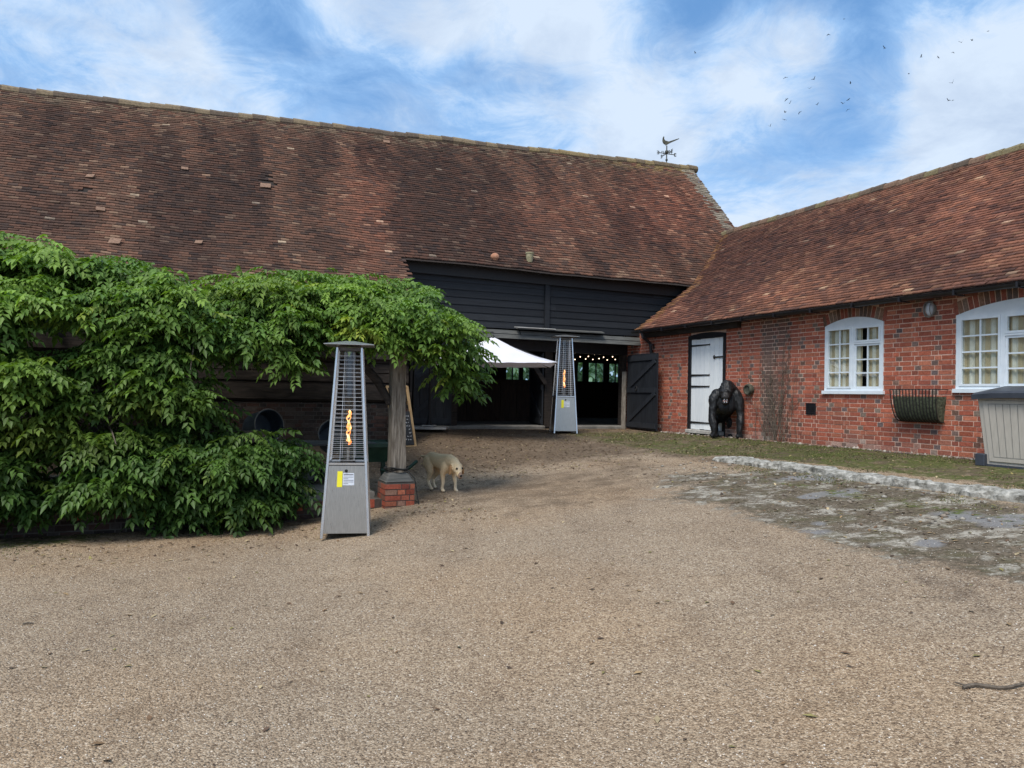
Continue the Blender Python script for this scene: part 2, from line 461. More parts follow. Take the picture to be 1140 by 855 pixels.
def mk_canvas():
    m, t, b = new_mat('parasol_canvas')
    f = t.noise(t.coord(), 3, 4)
    t.link(t.mix(t.maprange(f, .35, .7), (.78, .76, .80, 1), (.86, .84, .87, 1)), b.inputs['Base Color']); b.inputs['Roughness'].default_value = .9
    tr = t.new('ShaderNodeBsdfTranslucent'); tr.inputs[0].default_value = (.8, .78, .8, 1)
    mx = t.new('ShaderNodeMixShader'); mx.inputs[0].default_value = .25
    out = [n for n in t.n if n.type == 'OUTPUT_MATERIAL'][0]
    t.link(b.outputs[0], mx.inputs[1]); t.link(tr.outputs[0], mx.inputs[2]); t.link(mx.outputs[0], out.inputs[0])
    return m
M_canvas = mk_canvas()

# ------------------------------------------------------------------ ground: one sheet
def mk_ground():
    m, t, b = new_mat('gravel_ground')
    co = t.coord()
    mask = t.new('ShaderNodeAttribute', attribute_name='mask')
    sp = t.new('ShaderNodeSeparateColor'); t.link(mask.outputs['Color'], sp.inputs[0])
    cr, mo, da, br = sp.outputs[0], sp.outputs[1], sp.outputs[2], mask.outputs['Alpha']
    # gravel
    vo = t.new('ShaderNodeTexVoronoi'); t.link(co, vo.inputs['Vector']); vo.inputs['Scale'].default_value = 92
    v2 = t.new('ShaderNodeTexVoronoi'); t.link(co, v2.inputs['Vector']); v2.inputs['Scale'].default_value = 170
    sc = t.new('ShaderNodeSeparateColor'); t.link(vo.outputs['Color'], sc.inputs[0])
    s2 = t.new('ShaderNodeSeparateColor'); t.link(v2.outputs['Color'], s2.inputs[0])
    rnd = t.math('ADD', t.math('MULTIPLY', sc.outputs[0], .62), t.math('MULTIPLY', s2.outputs[0], .38))
    g = t.ramp(rnd, [(.05, (.115, .082, .058)), (.28, (.26, .19, .128)), (.48, (.375, .285, .195)), (.7, (.47, .368, .258)), (.86, (.58, .475, .35)), (.98, (.76, .70, .61))])
    edge = t.maprange(vo.outputs['Distance'], .25, .75, 1.0, .55)
    g = t.mix(1.0, g, t.mix(edge, (.5, .47, .45, 1), (1.06, 1.05, 1.04, 1)), 'MULTIPLY')
    big = t.noise(co, .45, 6, .62)
    mid = t.noise(co, 2.6, 6, .7)
    mid2 = t.noise(t.coord((1, 2.2, 1)), 6, 4, .7)
    g = t.mix(t.maprange(big, .42, .66, 0, .30), g, t.mix(1.0, g, (.66, .62, .60, 1), 'MULTIPLY'))
    g = t.mix(t.maprange(mid, .53, .70, 0, .42), g, t.mix(1.0, g, (.55, .52, .50, 1), 'MULTIPLY'))
    g = t.mix(t.maprange(mid2, .62, .76, 0, .28), g, t.mix(1.0, g, (.45, .40, .36, 1), 'MULTIPLY'))
    trk = t.noise(t.coord((1.1, .22, 1)), 1.6, 5, .6, .4)
    g = t.mix(t.maprange(trk, .50, .64, 0, .32), g, t.mix(1.0, g, (.70, .67, .66, 1), 'MULTIPLY'))
    warm = t.noise(co, .28, 3, .5)
    g = t.mix(t.maprange(warm, .45, .6), g, t.mix(1.0, g, (1.06, 1.0, .93, 1), 'MULTIPLY'))
    # brown earth with trodden leaves
    fine = t.noise(co, 26, 6, .75)
    dirt = t.mix(t.maprange(fine, .32, .68), (.05, .034, .022, 1), (.21, .15, .10, 1))
    bmask = t.maprange(t.math('ADD', br, t.math('MULTIPLY', t.math('SUBTRACT', mid, .5), 1.5)), .28, .85, 0, .88)
    col = t.mix(bmask, g, dirt)
    # dark patches: wet gravel, and the dog's shadow painted in
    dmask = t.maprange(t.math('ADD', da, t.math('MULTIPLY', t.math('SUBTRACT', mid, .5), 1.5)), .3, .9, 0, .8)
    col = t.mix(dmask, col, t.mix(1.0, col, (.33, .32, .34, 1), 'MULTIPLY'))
    # broken concrete
    cn = t.noise(t.coord((1.0, 1.35, 1)), 2.2, 12, .80, .2)
    crk = t.new('ShaderNodeTexVoronoi', feature='DISTANCE_TO_EDGE'); crk.inputs['Scale'].default_value = 2.3
    wob = t.new('ShaderNodeVectorMath', operation='ADD')
    nn = t.new('ShaderNodeTexNoise'); t.link(co, nn.inputs['Vector']); nn.inputs['Scale'].default_value = 4
    t.link(co, wob.inputs[0]); sc3 = t.new('ShaderNodeVectorMath', operation='SCALE'); t.link(nn.outputs['Color'], sc3.inputs[0]); sc3.inputs['Scale'].default_value = .5
    t.link(sc3.outputs[0], wob.inputs[1]); t.link(wob.outputs[0], crk.inputs['Vector'])
    cf2 = t.noise(co, 55, 5, .7)
    light = t.mix(t.maprange(cf2, .35, .65), (.18, .155, .12, 1), (.53, .49, .41, 1))
    dark = t.mix(t.maprange(fine, .35, .65), (.045, .035, .022, 1), (.19, .15, .105, 1))
    dark = t.mix(t.maprange(t.noise(co, 3.1, 6, .7), .50, .64, 0, .55), dark, (.085, .078, .035, 1))
    slabg = t.mix(t.maprange(cf2, .3, .7), (.15, .145, .14, 1), (.26, .25, .245, 1))
    pat = t.maprange(t.math('ADD', cn, t.math('MULTIPLY', t.maprange(crk.outputs['Distance'], 0, .05, -.06, 0.0), 1.0)), .505, .60)
    cc = t.mix(pat, dark, light)
    cc = t.mix(t.maprange(t.noise(co, 1.1, 2, .5), .60, .64, 0, .9), cc, slabg)
    cm = t.maprange(t.math('ADD', cr, t.math('MULTIPLY', t.math('SUBTRACT', cn, .5), 1.9)), .42, .60)
    col = t.mix(cm, col, cc)
    # moss
    mn = t.noise(co, 9, 6, .7)
    moss = t.mix(t.maprange(fine, .35, .65), (.035, .045, .012, 1), (.13, .155, .035, 1))
    moss = t.mix(t.maprange(t.noise(co, 1.7, 6, .72), .47, .60), moss, t.mix(fine, (.05, .038, .02, 1), (.19, .145, .095, 1)))
    mm = t.maprange(t.math('ADD', mo, t.math('MULTIPLY', t.math('SUBTRACT', mn, .5), 1.7)), .38, .66, 0, .95)
    col = t.mix(mm, col, moss)
    t.link(col, b.inputs['Base Color']); b.inputs['Roughness'].default_value = .93; b.inputs['Specular IOR Level'].default_value = .18
    hgt = t.math('ADD', t.math('MULTIPLY', t.math('SUBTRACT', 1.0, vo.outputs['Distance']), t.math('SUBTRACT', 1.0, t.math('MULTIPLY', cm, .8))), t.math('MULTIPLY', fine, .8))
    n1 = t.bump(hgt, .9, .012)
    t.link(t.bump(mid, .35, .12, n1), b.inputs['Normal'])
    return m
M_ground = mk_ground()
M_moss = noisy('moss_blades', (.7, .7, .7), (1.2, 1.2, 1.2), 20, .9, bump=0, attr=True)

def seg_axis(lo, hi, step, far):
    core = np.arange(lo, hi + 1e-6, step); ext = step * 1.0; L = []; x = lo
    while x > -far: ext *= 1.5; x -= ext; L.append(x)
    ext = step; Rr = []; x = hi
    while x < far: ext *= 1.5; x += ext; Rr.append(x)
    return np.concatenate((np.array(L[::-1]), core, np.array(Rr)))
an = seg_axis(-7.0, 11.0, .05, 220); ae = seg_axis(-1.0, 17.5, .05, 220)
gn, ge = np.meshgrid(an, ae, indexing='ij')
gzv = ground_z(gn, ge)
P = Wn(gn, ge, gzv)
nI, nJ = gn.shape
idx = np.arange(nI * nJ).reshape(nI, nJ)
Q = np.stack((idx[:-1, :-1], idx[1:, :-1], idx[1:, 1:], idx[:-1, 1:]), -1).reshape(-1, 4)
me = np_mesh('ground', P.reshape(-1, 3), Q, M_ground)
px, py = project(P)
front = P[..., 1] > 1.0
def in_poly(x, y, poly):
    inside = np.zeros(x.shape, bool); k = len(poly)
    for i in range(k):
        x1, y1 = poly[i]; x2, y2 = poly[(i + 1) % k]
        c = ((y1 > y) != (y2 > y)) & (x < (x2 - x1) * (y - y1) / (y2 - y1 + 1e-9) + x1)
        inside ^= c
    return inside
def poly_field(poly, soft):
    """1 inside, falling to 0 over `soft` metres outside; poly in photograph pixels dropped on the yard"""
    pts = [nE(on_ground(*p)) for p in poly]
    ins = in_poly(gn, ge, pts)
    d = np.full(gn.shape, 1e9)
    for i in range(len(pts)):
        a = np.array(pts[i]); bb = np.array(pts[(i + 1) % len(pts)]); ab = bb - a
        tt = np.clip(((gn - a[0]) * ab[0] + (ge - a[1]) * ab[1]) / (ab @ ab + 1e-9), 0, 1)
        d = np.minimum(d, np.hypot(gn - a[0] - tt * ab[0], ge - a[1] - tt * ab[1]))
    return np.where(ins, np.clip(.5 + d / soft, 0, 1), np.clip(.5 - d / soft, 0, 1))
conc = poly_field([(735, 556), (790, 532), (860, 520), (930, 527), (1020, 545), (1150, 566), (1150, 648), (1060, 636), (960, 612), (880, 590), (790, 560)], 1.0)
conc = np.maximum(conc, .62 * poly_field([(720, 545), (745, 525), (820, 522), (810, 540)], .5))
moss = .95 * sstep(7.95, 8.5, gn) * sstep(11.3, 9.6, ge) * (1 - .25 * sstep(9.2, 7.5, ge))
moss = np.maximum(moss, .62 * sstep(7.2, 8.2, gn) * sstep(16.4, 14.5, ge) * sstep(9.4, 10.6, ge))
moss = np.maximum(moss, .55 * poly_field([(830, 528), (1000, 552), (1150, 575), (1150, 590), (1000, 566), (850, 540)], .5))
moss = np.maximum(moss, .60 * poly_field([(-60, 590), (60, 588), (130, 592), (110, 604), (0, 612), (-60, 616)], .4))
damp_shade = .6 * poly_field([(455, 552), (475, 542), (508, 546), (500, 556), (470, 560)], .25)  # dark patch beside the dog: its cast shadow painted into the mask
damp_shade = np.maximum(damp_shade, .7 * poly_field([(-60, 575), (330, 575), (345, 560), (420, 564), (400, 580), (330, 586), (140, 596), (-60, 606)], .35))
damp_shade = np.maximum(damp_shade, .62 * poly_field([(900, 600), (1000, 625), (1160, 645), (1160, 700), (1010, 670)], 1.0))
brown = .9 * sstep(11.0, 13.2, ge + .25 * (gn - 4)) * (1 - .35 * sstep(7.2, 8.6, gn))
brown = np.maximum(brown, .55 * poly_field([(455, 540), (520, 536), (640, 520), (700, 500), (760, 520), (700, 560), (560, 575), (470, 570)], 1.6))
brown = np.maximum(brown, .7 * sstep(7.2, 7.8, gn) * sstep(8.2, 9.5, ge))
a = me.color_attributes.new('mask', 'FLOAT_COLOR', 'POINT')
a.data.foreach_set('color', np.stack((conc, moss, damp_shade, brown), -1).astype(np.float32).ravel())
me.shade_smooth()
ground = link_mesh('ground', me); tag(ground, 'pale tan gravel yard with moss and broken concrete', kind='structure')

# loose stones lying on the near gravel
def scatter(N, n_rng, e_rng, cond=None):
    n = rng.uniform(*n_rng, N); e = rng.uniform(*e_rng, N)
    if cond is not None:
        k = cond(n, e); n, e = n[k], e[k]
    return n, e
def stones(name, n, e, smin, smax, pal, mat, flat=.6):
    N = len(n); s = rng.uniform(smin, smax, N) * rng.uniform(.7, 1.2, N)
    base = np.array([(1, 0, 0), (0, 1, 0), (-1, 0, 0), (0, -1, 0), (0, 0, 1), (0, 0, -1)], float)
    V = base[None] * s[:, None, None] * rng.uniform(.6, 1.3, (N, 6, 1)); V[:, :, 2] *= flat
    a = rng.uniform(0, 6.28, N); ca, sa = np.cos(a)[:, None], np.sin(a)[:, None]
    V = np.stack((V[..., 0] * ca - V[..., 1] * sa, V[..., 0] * sa + V[..., 1] * ca, V[..., 2]), -1)
    V += Wn(n, e, ground_z(n, e) + s * .15)[:, None, :]
    T = np.array([(0, 1, 4), (1, 2, 4), (2, 3, 4), (3, 0, 4), (1, 0, 5), (2, 1, 5), (3, 2, 5), (0, 3, 5)])
    Fc = (T[None] + (np.arange(N) * 6)[:, None, None]).reshape(-1, 3)
    c = np.repeat(np.array(pal)[rng.integers(0, len(pal), N)] * rng.uniform(.75, 1.2, (N, 1)), 8, 0)
    return link_mesh(name, np_mesh(name, V.reshape(-1, 3), Fc, mat, c))
M_stone = noisy('loose_stone', (.75, .75, .75), (1.15, 1.15, 1.15), 60, .85, bump=0, attr=True)
def stone_ok(n, e):
    return rng.random(len(n)) < np.clip(1.25 - np.hypot(n * BN[0] + e * BE[0], n * BN[1] + e * BE[1]) / 9.0, 0, 1)
n_, e_ = scatter(90000, (-5, 7.4), (1.0, 9.5), stone_ok)
tag(stones('gravel_stones', n_, e_, .0028, .0068, [(.30, .22, .155), (.42, .33, .24), (.20, .145, .105), (.56, .47, .37), (.36, .28, .21), (.70, .64, .56), (.10, .075, .058)], M_stone), 'loose tan stones lying on the gravel yard', kind='stuff')
# kerb of rough concrete between the yard and the mossy bank
NS = 150; kb = []; kf = []
es = np.linspace(9.75, 1.5, NS); prof = 9
for i, e in enumerate(es):
    h = .105 + .05 * (fbm(e * 2.3, 0, 3) - .5) - .05 * float(sstep(9.2, 9.75, e)); w = .15 + .08 * (fbm(e * 1.7, 3, 8) - .5)
    cn_ = 7.88 + .10 * (fbm(e * .9, 9, 4) - .5) - .04 * (9.75 - e) / 5
    g0 = min(float(ground_z(cn_ - .15, e)), float(ground_z(cn_ + .05, e)))
    jo = 1.0 - .75 * max(0, 1 - abs(((e * .83) % 1.0) - .5) * 22)
    for k in range(prof):
        a_ = math.pi * k / (prof - 1)
        rr = 1 + .55 * (fbm(e * 5.5, k * .9, 21) - .5) + .35 * (fbm(e * 21, k * 2.1, 31) - .5)
        kb.append(W(cn_ - math.copysign(abs(math.cos(a_)) ** .6, math.cos(a_)) * w * rr, e, g0 - .04 + (math.sin(a_) ** .6) * (h + .04) * rr * (.9 + .1 * jo) - (1 - jo) * .03))
for i in range(NS - 1):
    for k in range(prof - 1): kf.append((i * prof + k, (i + 1) * prof + k, (i + 1) * prof + k + 1, i * prof + k + 1))
kme = bpy.data.meshes.new('kerb'); kme.from_pydata([tuple(v) for v in kb], [], kf + [tuple(range(prof))]); kme.materials.append(M_kerb)
link_mesh('kerb', kme); tag(bpy.data.objects['kerb'], 'broken pale concrete kerb edging the mossy bank', kind='structure')

# ------------------------------------------------------------------ barn
def ridge_z(n): return 8.33 + .0405 * (np.asarray(n, float) + 3.86) + .06 * (fbm(np.asarray(n, float) * .6, 0, 77) - .5)
E_EAVE, E_RIDGE = 15.85, 20.0
def eave_z(n): return 4.60 - .006 * (np.asarray(n, float) - 4) + .04 * (fbm(np.asarray(n, float) * .5, 4, 33) - .5)
def barn_pt(n, t):
    """t metres up the front slope from the eave over the doors"""
    n, t = np.broadcast_arrays(np.asarray(n, float), np.asarray(t, float))
    dE = E_RIDGE - E_EAVE; dz = ridge_z(n) - eave_z(n); L = np.hypot(dE, dz)
    sag = .10 * (fbm(n * .45, t * .5, 11) - .5) + .05 * (fbm(n * 1.3, t * 1.1, 12) - .5)
    kick = np.where(t < 0, -.10 * t, 0)        # the slope flattens below the main eave
    return Wn(n, E_EAVE + dE * t / L, eave_z(n) + dz * t / L + sag + kick), np.stack((-dz / L * BE[0], -dz / L * BE[1], dE / L), -1), L
barn = thing('barn', 'long old timber barn with huge sagging clay tile roof and black boarded cart doors', 'barn', W(6, 20, .9), A)
EAVE_R, RIDGE_R, E_R0 = (10.2, 3.35), (14.2, 6.45), 1.5
def right_pt(n, E):
    n, E = np.broadcast_arrays(np.asarray(n, float), np.asarray(E, float))
    k = (n - 10.2) / 4.0
    sag = .07 * (fbm(E * .5, n * .6, 41) - .5) + .04 * (fbm(E * 1.6, n * 1.5, 42) - .5)
    flick = .22 * sstep(15.0, 16.1, E) * (1 - .6 * k) * 0
    return Wn(n, E, 3.35 + 3.10 * k + sag * np.minimum(1, k * 3 + .2) - .05 * np.sin(np.clip(k, 0, 1) * math.pi) + flick)

def blobmask(x, y, cx, cy, rx, ry): return np.exp(-(((x - cx) / rx) ** 2 + ((y - cy) / ry) ** 2))
def tiles(name, pt, nn, tt, keep, pal, weights, mats, parent, axis_u, gauge, width, thick=.019, colour=None, width_max=14.84):
    """pt(u,t)->(point), nn/tt: tile centre u and course t arrays"""
    N = len(nn); du = np.full(N, width * .495)
    j = rng.normal(0, 1, (N, 4))
    u0 = nn - du + j[:, 0] * .002; u1 = nn + du + j[:, 1] * .002
    u1 = np.minimum(u1, width_max)
    tb = tt + j[:, 2] * .004; tp = tt + gauge * 1.18
    lift = thick + np.abs(j[:, 3]) * .0045 + .002
    lift2 = lift + rng.normal(0, .0035, N)
    def P_(u, t): return pt(u, t)
    BLp, TLp, BRp, TRp = P_(u0, tb), P_(u0, tp), P_(u1, tb), P_(u1, tp)
    nrm = np.cross(BRp - BLp, TLp - BLp); nrm /= np.linalg.norm(nrm, axis=-1, keepdims=True)
    nrm = np.where(nrm[:, 2:3] < 0, -nrm, nrm)
    V = np.stack((BLp, BRp, TRp + nrm * .004, TLp + nrm * .004, BLp + nrm * lift[:, None], BRp + nrm * lift2[:, None]), 1)
    b = (np.arange(N) * 6)[:, None]
    Q = np.concatenate((b + np.array([[4, 5, 2, 3]]), b + np.array([[0, 1, 5, 4]]), b + np.array([[0, 4, 3, 3]])[:, [0, 1, 2, 2]]), 0)
    Q = Q[:2 * N]
    c = colour
    cc = np.concatenate((c, c * .8), 0)
    me = np_mesh(name, V.reshape(-1, 3), Q, mats, cc)
    return me
def pick(pal, w, N): return np.array(pal)[rng.choice(len(pal), N, p=np.array(w) / sum(w))]

G, TW = .098, .165
rows = np.arange(-2.2, 6.05, G); cols = np.arange(-11.5, 14.85, TW)
tn, tt = np.meshgrid(cols, rows); tn = tn + (np.arange(len(rows)) % 2)[:, None] * TW / 2 + rng.normal(0, .01, (len(rows), 1)); tn, tt = tn.ravel(), tt.ravel()
Pc, _, Lc = barn_pt(tn, tt)
x_, y_ = project(Pc)
keep = (tt < Lc - .02) & ((tn < 4.28) | (tt > -.001)) & (tn < 14.83)
ne_ = (Pc[:, 0] * BE[0] + Pc[:, 1] * BE[1])
# below the brick building's roof nothing of this slope is built
zr = 3.35 + 3.10 * (tn - 10.2) / 4.0
keep &= ~((tn > 10.5) & (tn < 14.2) & (Pc[:, 2] < zr - .25))
for hx, hy, hr, hq in ((297, 205, 9, 3), (130, 268, 5, 3), (95, 213, 4, 2), (5, 184, 5, 2), (300, 202, 5, 4)):
    keep &= ~((np.abs(x_ - hx) < hr) & (np.abs(y_ - hy) < hq) & (rng.random(len(tn)) < .8))
tn, tt, x_, y_, Pc = tn[keep], tt[keep], x_[keep], y_[keep], Pc[keep]
N = len(tn)
dark, mid_, red, tan, pale = (.066, .042, .037), (.092, .052, .041), (.122, .062, .046), (.165, .102, .076), (.30, .22, .17)
base = pick([dark, mid_, red, tan, pale], [.16, .46, .32, .055, .004], N)
base = base * rng.uniform(.87, 1.13, (N, 1))
reg = fbm(tn * .55, tt * .28, 51); reg2 = fbm(tn * 1.5, tt * .5, 52)
dk = np.clip(1.5 * blobmask(x_, y_, 485, 235, 48, 55) + 1.1 * blobmask(x_, y_, 535, 265, 60, 30) + .8 * blobmask(x_, y_, 345, 200, 22, 60) + .6 * blobmask(x_, y_, 215, 240, 18, 50) + .6 * blobmask(x_, y_, 700, 270, 30, 25) + .75 * blobmask(x_, y_, 300, 190, 150, 50) * (reg2 > .5) + .7 * blobmask(x_, y_, 650, 150, 120, 22) + .55 * sstep(.52, .72, reg) + .5 * sstep(.55, .7, reg2), 0, 1)
streak = fbm(tn * 2.2, tt * .22 + 3, 61)
dk = np.clip(dk + .55 * sstep(.56, .72, streak), 0, .88)
base = base * (1 - dk[:, None]) + base * np.array((.42, .44, .5)) * dk[:, None]
rd = np.clip(blobmask(x_, y_, 745, 235, 55, 45) + .5 * blobmask(x_, y_, 420, 250, 35, 60) + .5 * blobmask(x_, y_, 620, 240, 80, 40) + .3 * blobmask(x_, y_, 400, 210, 30, 50), 0, 1)
base = base * (1 + rd[:, None] * np.array((.6, .22, .15))) * np.array((1.50, 1.52, 1.38))
Lk = Lc[keep] if len(Lc) == len(keep) else Lc
top = sstep(.9, .1, Lk - tt) * (rng.random(N) < .55)
base = base * (1 - top[:, None] * .6) + np.array((.24, .185, .125)) * rng.uniform(.5, 1.3, (N, 1)) * top[:, None] * .6
lic = sstep(10.5, 13.5, tn) * sstep(.8, .1, Lk - tt) * (rng.random(N) < .6)
base = base * (1 - lic[:, None] * .7) + np.array((.33, .24, .09)) * lic[:, None] * .7
vg = (tn > 14.35) * (rng.random(N) < .8) * sstep(1.0, 3.4, tt)
base = base * (1 - vg[:, None] * .75) + np.array((.36, .32, .25)) * rng.uniform(.6, 1.2, (N, 1)) * vg[:, None] * .75
me = tiles('roof', lambda u, t: barn_pt(u, t)[0], tn, tt, None, None, None, [M_tile, M_under], barn, None, G, TW, colour=base)
# underlay + back slope in the same roof mesh
bmr = bmesh.new(); bmr.from_mesh(me)
def grid_to_bm(bm, Pf, us, ts, mi, off):
    vs = [[bm.verts.new(Vector(Pf(u, t)) + Vector((0, 0, off))) for t in ts] for u in us]
    for i in range(len(us) - 1):
        for k in range(len(ts) - 1):
            f = bm.faces.new((vs[i][k], vs[i + 1][k], vs[i + 1][k + 1], vs[i][k + 1])); f.material_index = mi
grid_to_bm(bmr, lambda u, t: barn_pt(u, t)[0], np.arange(-11.5, 14.81, .5), list(np.arange(0, 5.7, .5)) + [5.72], 1, -.012)
grid_to_bm(bmr, lambda u, t: barn_pt(u, t)[0], list(np.arange(-11.5, 4.2, .5)) + [4.24], np.arange(-2.2, .01, .2), 1, -.014)
grid_to_bm(bmr, lambda u, t: W(u, E_RIDGE + t * 4.3, float(ridge_z(u)) - .03 - t * 4.1), np.arange(-11.5, 14.81, .5), [0, .5, 1.0], 1, 0)
me2 = bpy.data.meshes.new('roof'); bmr.to_mesh(me2); bmr.free()
for m_ in (M_tile, M_under): me2.materials.append(m_)
link_mesh('roof', me2, barn)
# slipped tiles lying askew
mb = MB()
for hx, hy, s_ in ((297, 209, 1.3), (128, 271, 1.2), (112, 235, .9), (102, 198, .9), (207, 190, .8), (430, 160, 1), (222, 272, .8)):
    N_, T_ = np.meshgrid(np.arange(-6, 8, .04), np.arange(-2, 5.6, .04)); q = barn_pt(N_, T_)[0]; xx, yy = project(q)
    best = q.reshape(-1, 3)[np.argmin((np.abs(xx - hx) + np.abs(yy - hy)).ravel())]
    rot = Euler((R(44), 0, A + R(random.uniform(-25, 25)))).to_matrix()
    mb = MB(); mb.box(Vector(best) + Vector((0, -.02, .045)), (.17 * s_, .13 * s_, .014), rot, col=(.24, .15, .105))
    mb.build('slipped_tile', M_tile, barn, colour=True)
# ridge tiles
mb = MB()
for n_ in np.arange(-11.4, 14.7, .33):
    c_ = (.13, .10, .075) if random.random() < .6 else (.22, .17, .11)
    if n_ > 9: c_ = (.25, .19, .10) if random.random() < .5 else (.17, .13, .085)
    p = W(n_, E_RIDGE, float(ridge_z(n_)) - .05); q = W(n_ + .35, E_RIDGE, float(ridge_z(n_ + .35)) - .05)
    dz = random.uniform(-.012, .014)
    mb.tube([p + Vector((0, 0, dz)), q + Vector((0, 0, dz))], [.135, .12], 10, col=c_)
mb.build('ridge_tiles', M_tile, barn, colour=True)
# verge undercloak
mb = MB()
mb.hexa([W(14.70, 15.9, 4.45), W(14.84, 15.9, 4.45), W(14.84, 16.1, 4.6), W(14.70, 16.1, 4.6)] + [W(14.70, 20, 8.96), W(14.84, 20, 8.96), W(14.84, 20.1, 9.05), W(14.70, 20.1, 9.05)])
mb.build('verge', M_concrete, barn)

BO = [(1, 1, 1), (.82, .84, .86), (1.2, 1.18, 1.15), (.68, .7, .74), (1.35, 1.3, 1.22)]
def boards(mb, n0, n1, E, z0, z1, h=.165, breaks=()):
    z = z0
    while z < z1 - .02:
        zz = min(z + h, z1)
        xs = [n0] + [b + random.uniform(-.2, .2) for b in breaks] + [n1]
        xs = sorted(xs)
        for a_, b_ in zip(xs[:-1], xs[1:]):
            dz = random.uniform(-.006, .006); dz2 = random.uniform(-.006, .006)
            P_ = [W(a_ + .002, E + .01, z + dz), W(b_ - .002, E + .01, z + dz2), W(b_ - .002, E - .028, z + dz2), W(a_ + .002, E - .028, z + dz)]
            T_ = [W(a_ + .002, E + .01, zz + .02), W(b_ - .002, E + .01, zz + .02), W(b_ - .002, E - .008, zz + .02), W(a_ + .002, E - .008, zz + .02)]
            mb.hexa(P_ + T_, col=random.choice(BO))
        z += h
mb = MB(); boards(mb, 4.30, 10.9, 16.2, 3.24, 4.62, .165, (8.0,)); boards(mb, 10.86, 13.9, 16.2, 3.24, 4.62, .165)
mb.build('cladding', M_black, barn, colour=True)
mb = MB(); mb.bbox(7.83, 7.95, 16.12, 16.17, 3.22, 4.6); mb.build('cladding_batten', M_black, barn, colour=True)
# near-black fascia whose colour paints in the deep shadow under the eave
mb = MB(); mb.hexa([W(4.24, 16.10, 4.36), W(13.9, 16.10, 4.28), W(13.9, 16.16, 4.28), W(4.24, 16.16, 4.36), W(4.24, 16.10, 4.66), W(13.9, 16.10, 4.60), W(13.9, 16.16, 4.60), W(4.24, 16.16, 4.66)])
mb.build('shadow_fascia', M_iron, barn)
# weathered drip boards
mb = MB()
for (n0, n1, z0, z1, e0) in ((4.4, 8.3, 3.02, 3.12, 16.10), (8.32, 10.95, 3.01, 3.11, 16.09), (4.4, 7.2, 3.13, 3.22, 16.14), (7.22, 10.92, 3.12, 3.21, 16.13), (10.96, 13.9, 3.02, 3.22, 16.14)):
    mb.hexa([W(n0, e0, z0), W(n1, e0, z0 - .01), W(n1, 16.25, z0), W(n0, 16.25, z0), W(n0, e0 + .05, z1), W(n1, e0 + .05, z1 - .01), W(n1, 16.25, z1), W(n0, 16.25, z1)])
mb.hexa([W(7.1, 16.02, 3.235), W(9.4, 16.03, 3.24), W(9.4, 16.16, 3.26), W(7.1, 16.16, 3.25), W(7.1, 16.02, 3.26), W(9.4, 16.03, 3.265), W(9.4, 16.16, 3.30), W(7.1, 16.16, 3.29)])
mb.build('drip_boards', M_greywood, barn)
mb = MB(); mb.bbox(7.0, 8.05, 15.99, 16.03, 3.265, 3.285); mb.build('pale_batten', M_concrete, barn)
# door head, posts, sill
mb = MB(); mb.bbox(4.3, 10.6, 16.72, 16.94, 2.78, 3.02); mb.bbox(4.3, 13.9, 16.28, 16.7, 3.02, 3.06)
mb.build('lintel_beam', M_blackpaint, barn)
for (n0, n1) in ((8.16, 8.36), (5.72, 5.90), (10.36, 10.49)):
    mb = MB(); mb.bbox(n0, n1, 16.74, 16.92, .93, 2.78); mb.build('door_post', M_oakdark, barn)
mb = MB(); mb.beam(W(10.30, 16.55, .90), W(10.34, 16.60, 2.35), .11, .10); mb.build('leaning_post', M_post, barn)
mb = MB(); mb.beam(W(8.12, 16.66, 2.0), W(7.6, 16.7, 2.75), .10, .10); mb.build('door_brace', M_oakdark, barn)
mb = MB()
for n0, n1 in ((5.8, 8.1), (8.4, 10.4)): mb.bbox(n0, n1, 16.55, 17.1, .86, .975)
mb.bbox(4.6, 5.8, 16.5, 17.0, .86, .97)
mb.build('door_sill', M_terrace, barn, bevel=.02)
# front wall left of the doors
mb = MB(); boards(mb, 4.25, 5.75, 16.95, .95, 2.8, .2); boards(mb, 10.5, 14.8, 16.95, .9, 4.6, .2)
mb.bbox(4.2, 14.8, 16.96, 17.04, 3.05, 4.5); mb.bbox(4.2, 5.75, 16.97, 17.04, .9, 3.05); mb.bbox(10.5, 14.8, 16.97, 17.04, .9, 3.05)
mb.build('front_wall', M_black, barn, colour=True)
# gable, far and end walls
mb = MB()
mb.add([W(14.72, 16.3, .8), W(14.72, 24.1, .8), W(14.72, 24.1, 4.5), W(14.72, 20, 8.85), W(14.72, 16.3, 4.5)], [(0, 1, 2, 3, 4)])
mb.build('end_wall', M_oakdark, barn); mb = MB()
mb.add([W(-11.3, 14.4, 0), W(-11.3, 24.1, 0), W(-11.3, 24.1, 4.2), W(-11.3, 20, 7.9), W(-11.3, 14.4, 2.3)], [(0, 1, 2, 3, 4)])
mb.build('end_wall', M_oakdark, barn)
mb = MB(); mb.bbox(-11.3, 14.7, 17.06, 17.1, 4.5, 4.6); mb.build('wall_plate', M_oakdark, barn)
wins = [(10.0, 10.55), (10.63, 11.2), (12.5, 13.02), (13.18, 13.86), (14.02, 14.62)]
mb = MB(); EB = 23.6
mb.bbox(-11.3, 14.7, EB, EB + .1, .8, 2.2); mb.bbox(-11.3, 14.7, EB, EB + .1, 2.93, 5.0)
xs = [-11.3] + [v for w in wins for v in w] + [14.7]
for a_, b_ in zip(xs[::2], xs[1::2]): mb.bbox(a_, b_, EB, EB + .1, 2.2, 2.93)
mb.build('back_wall', M_brownboard, barn)
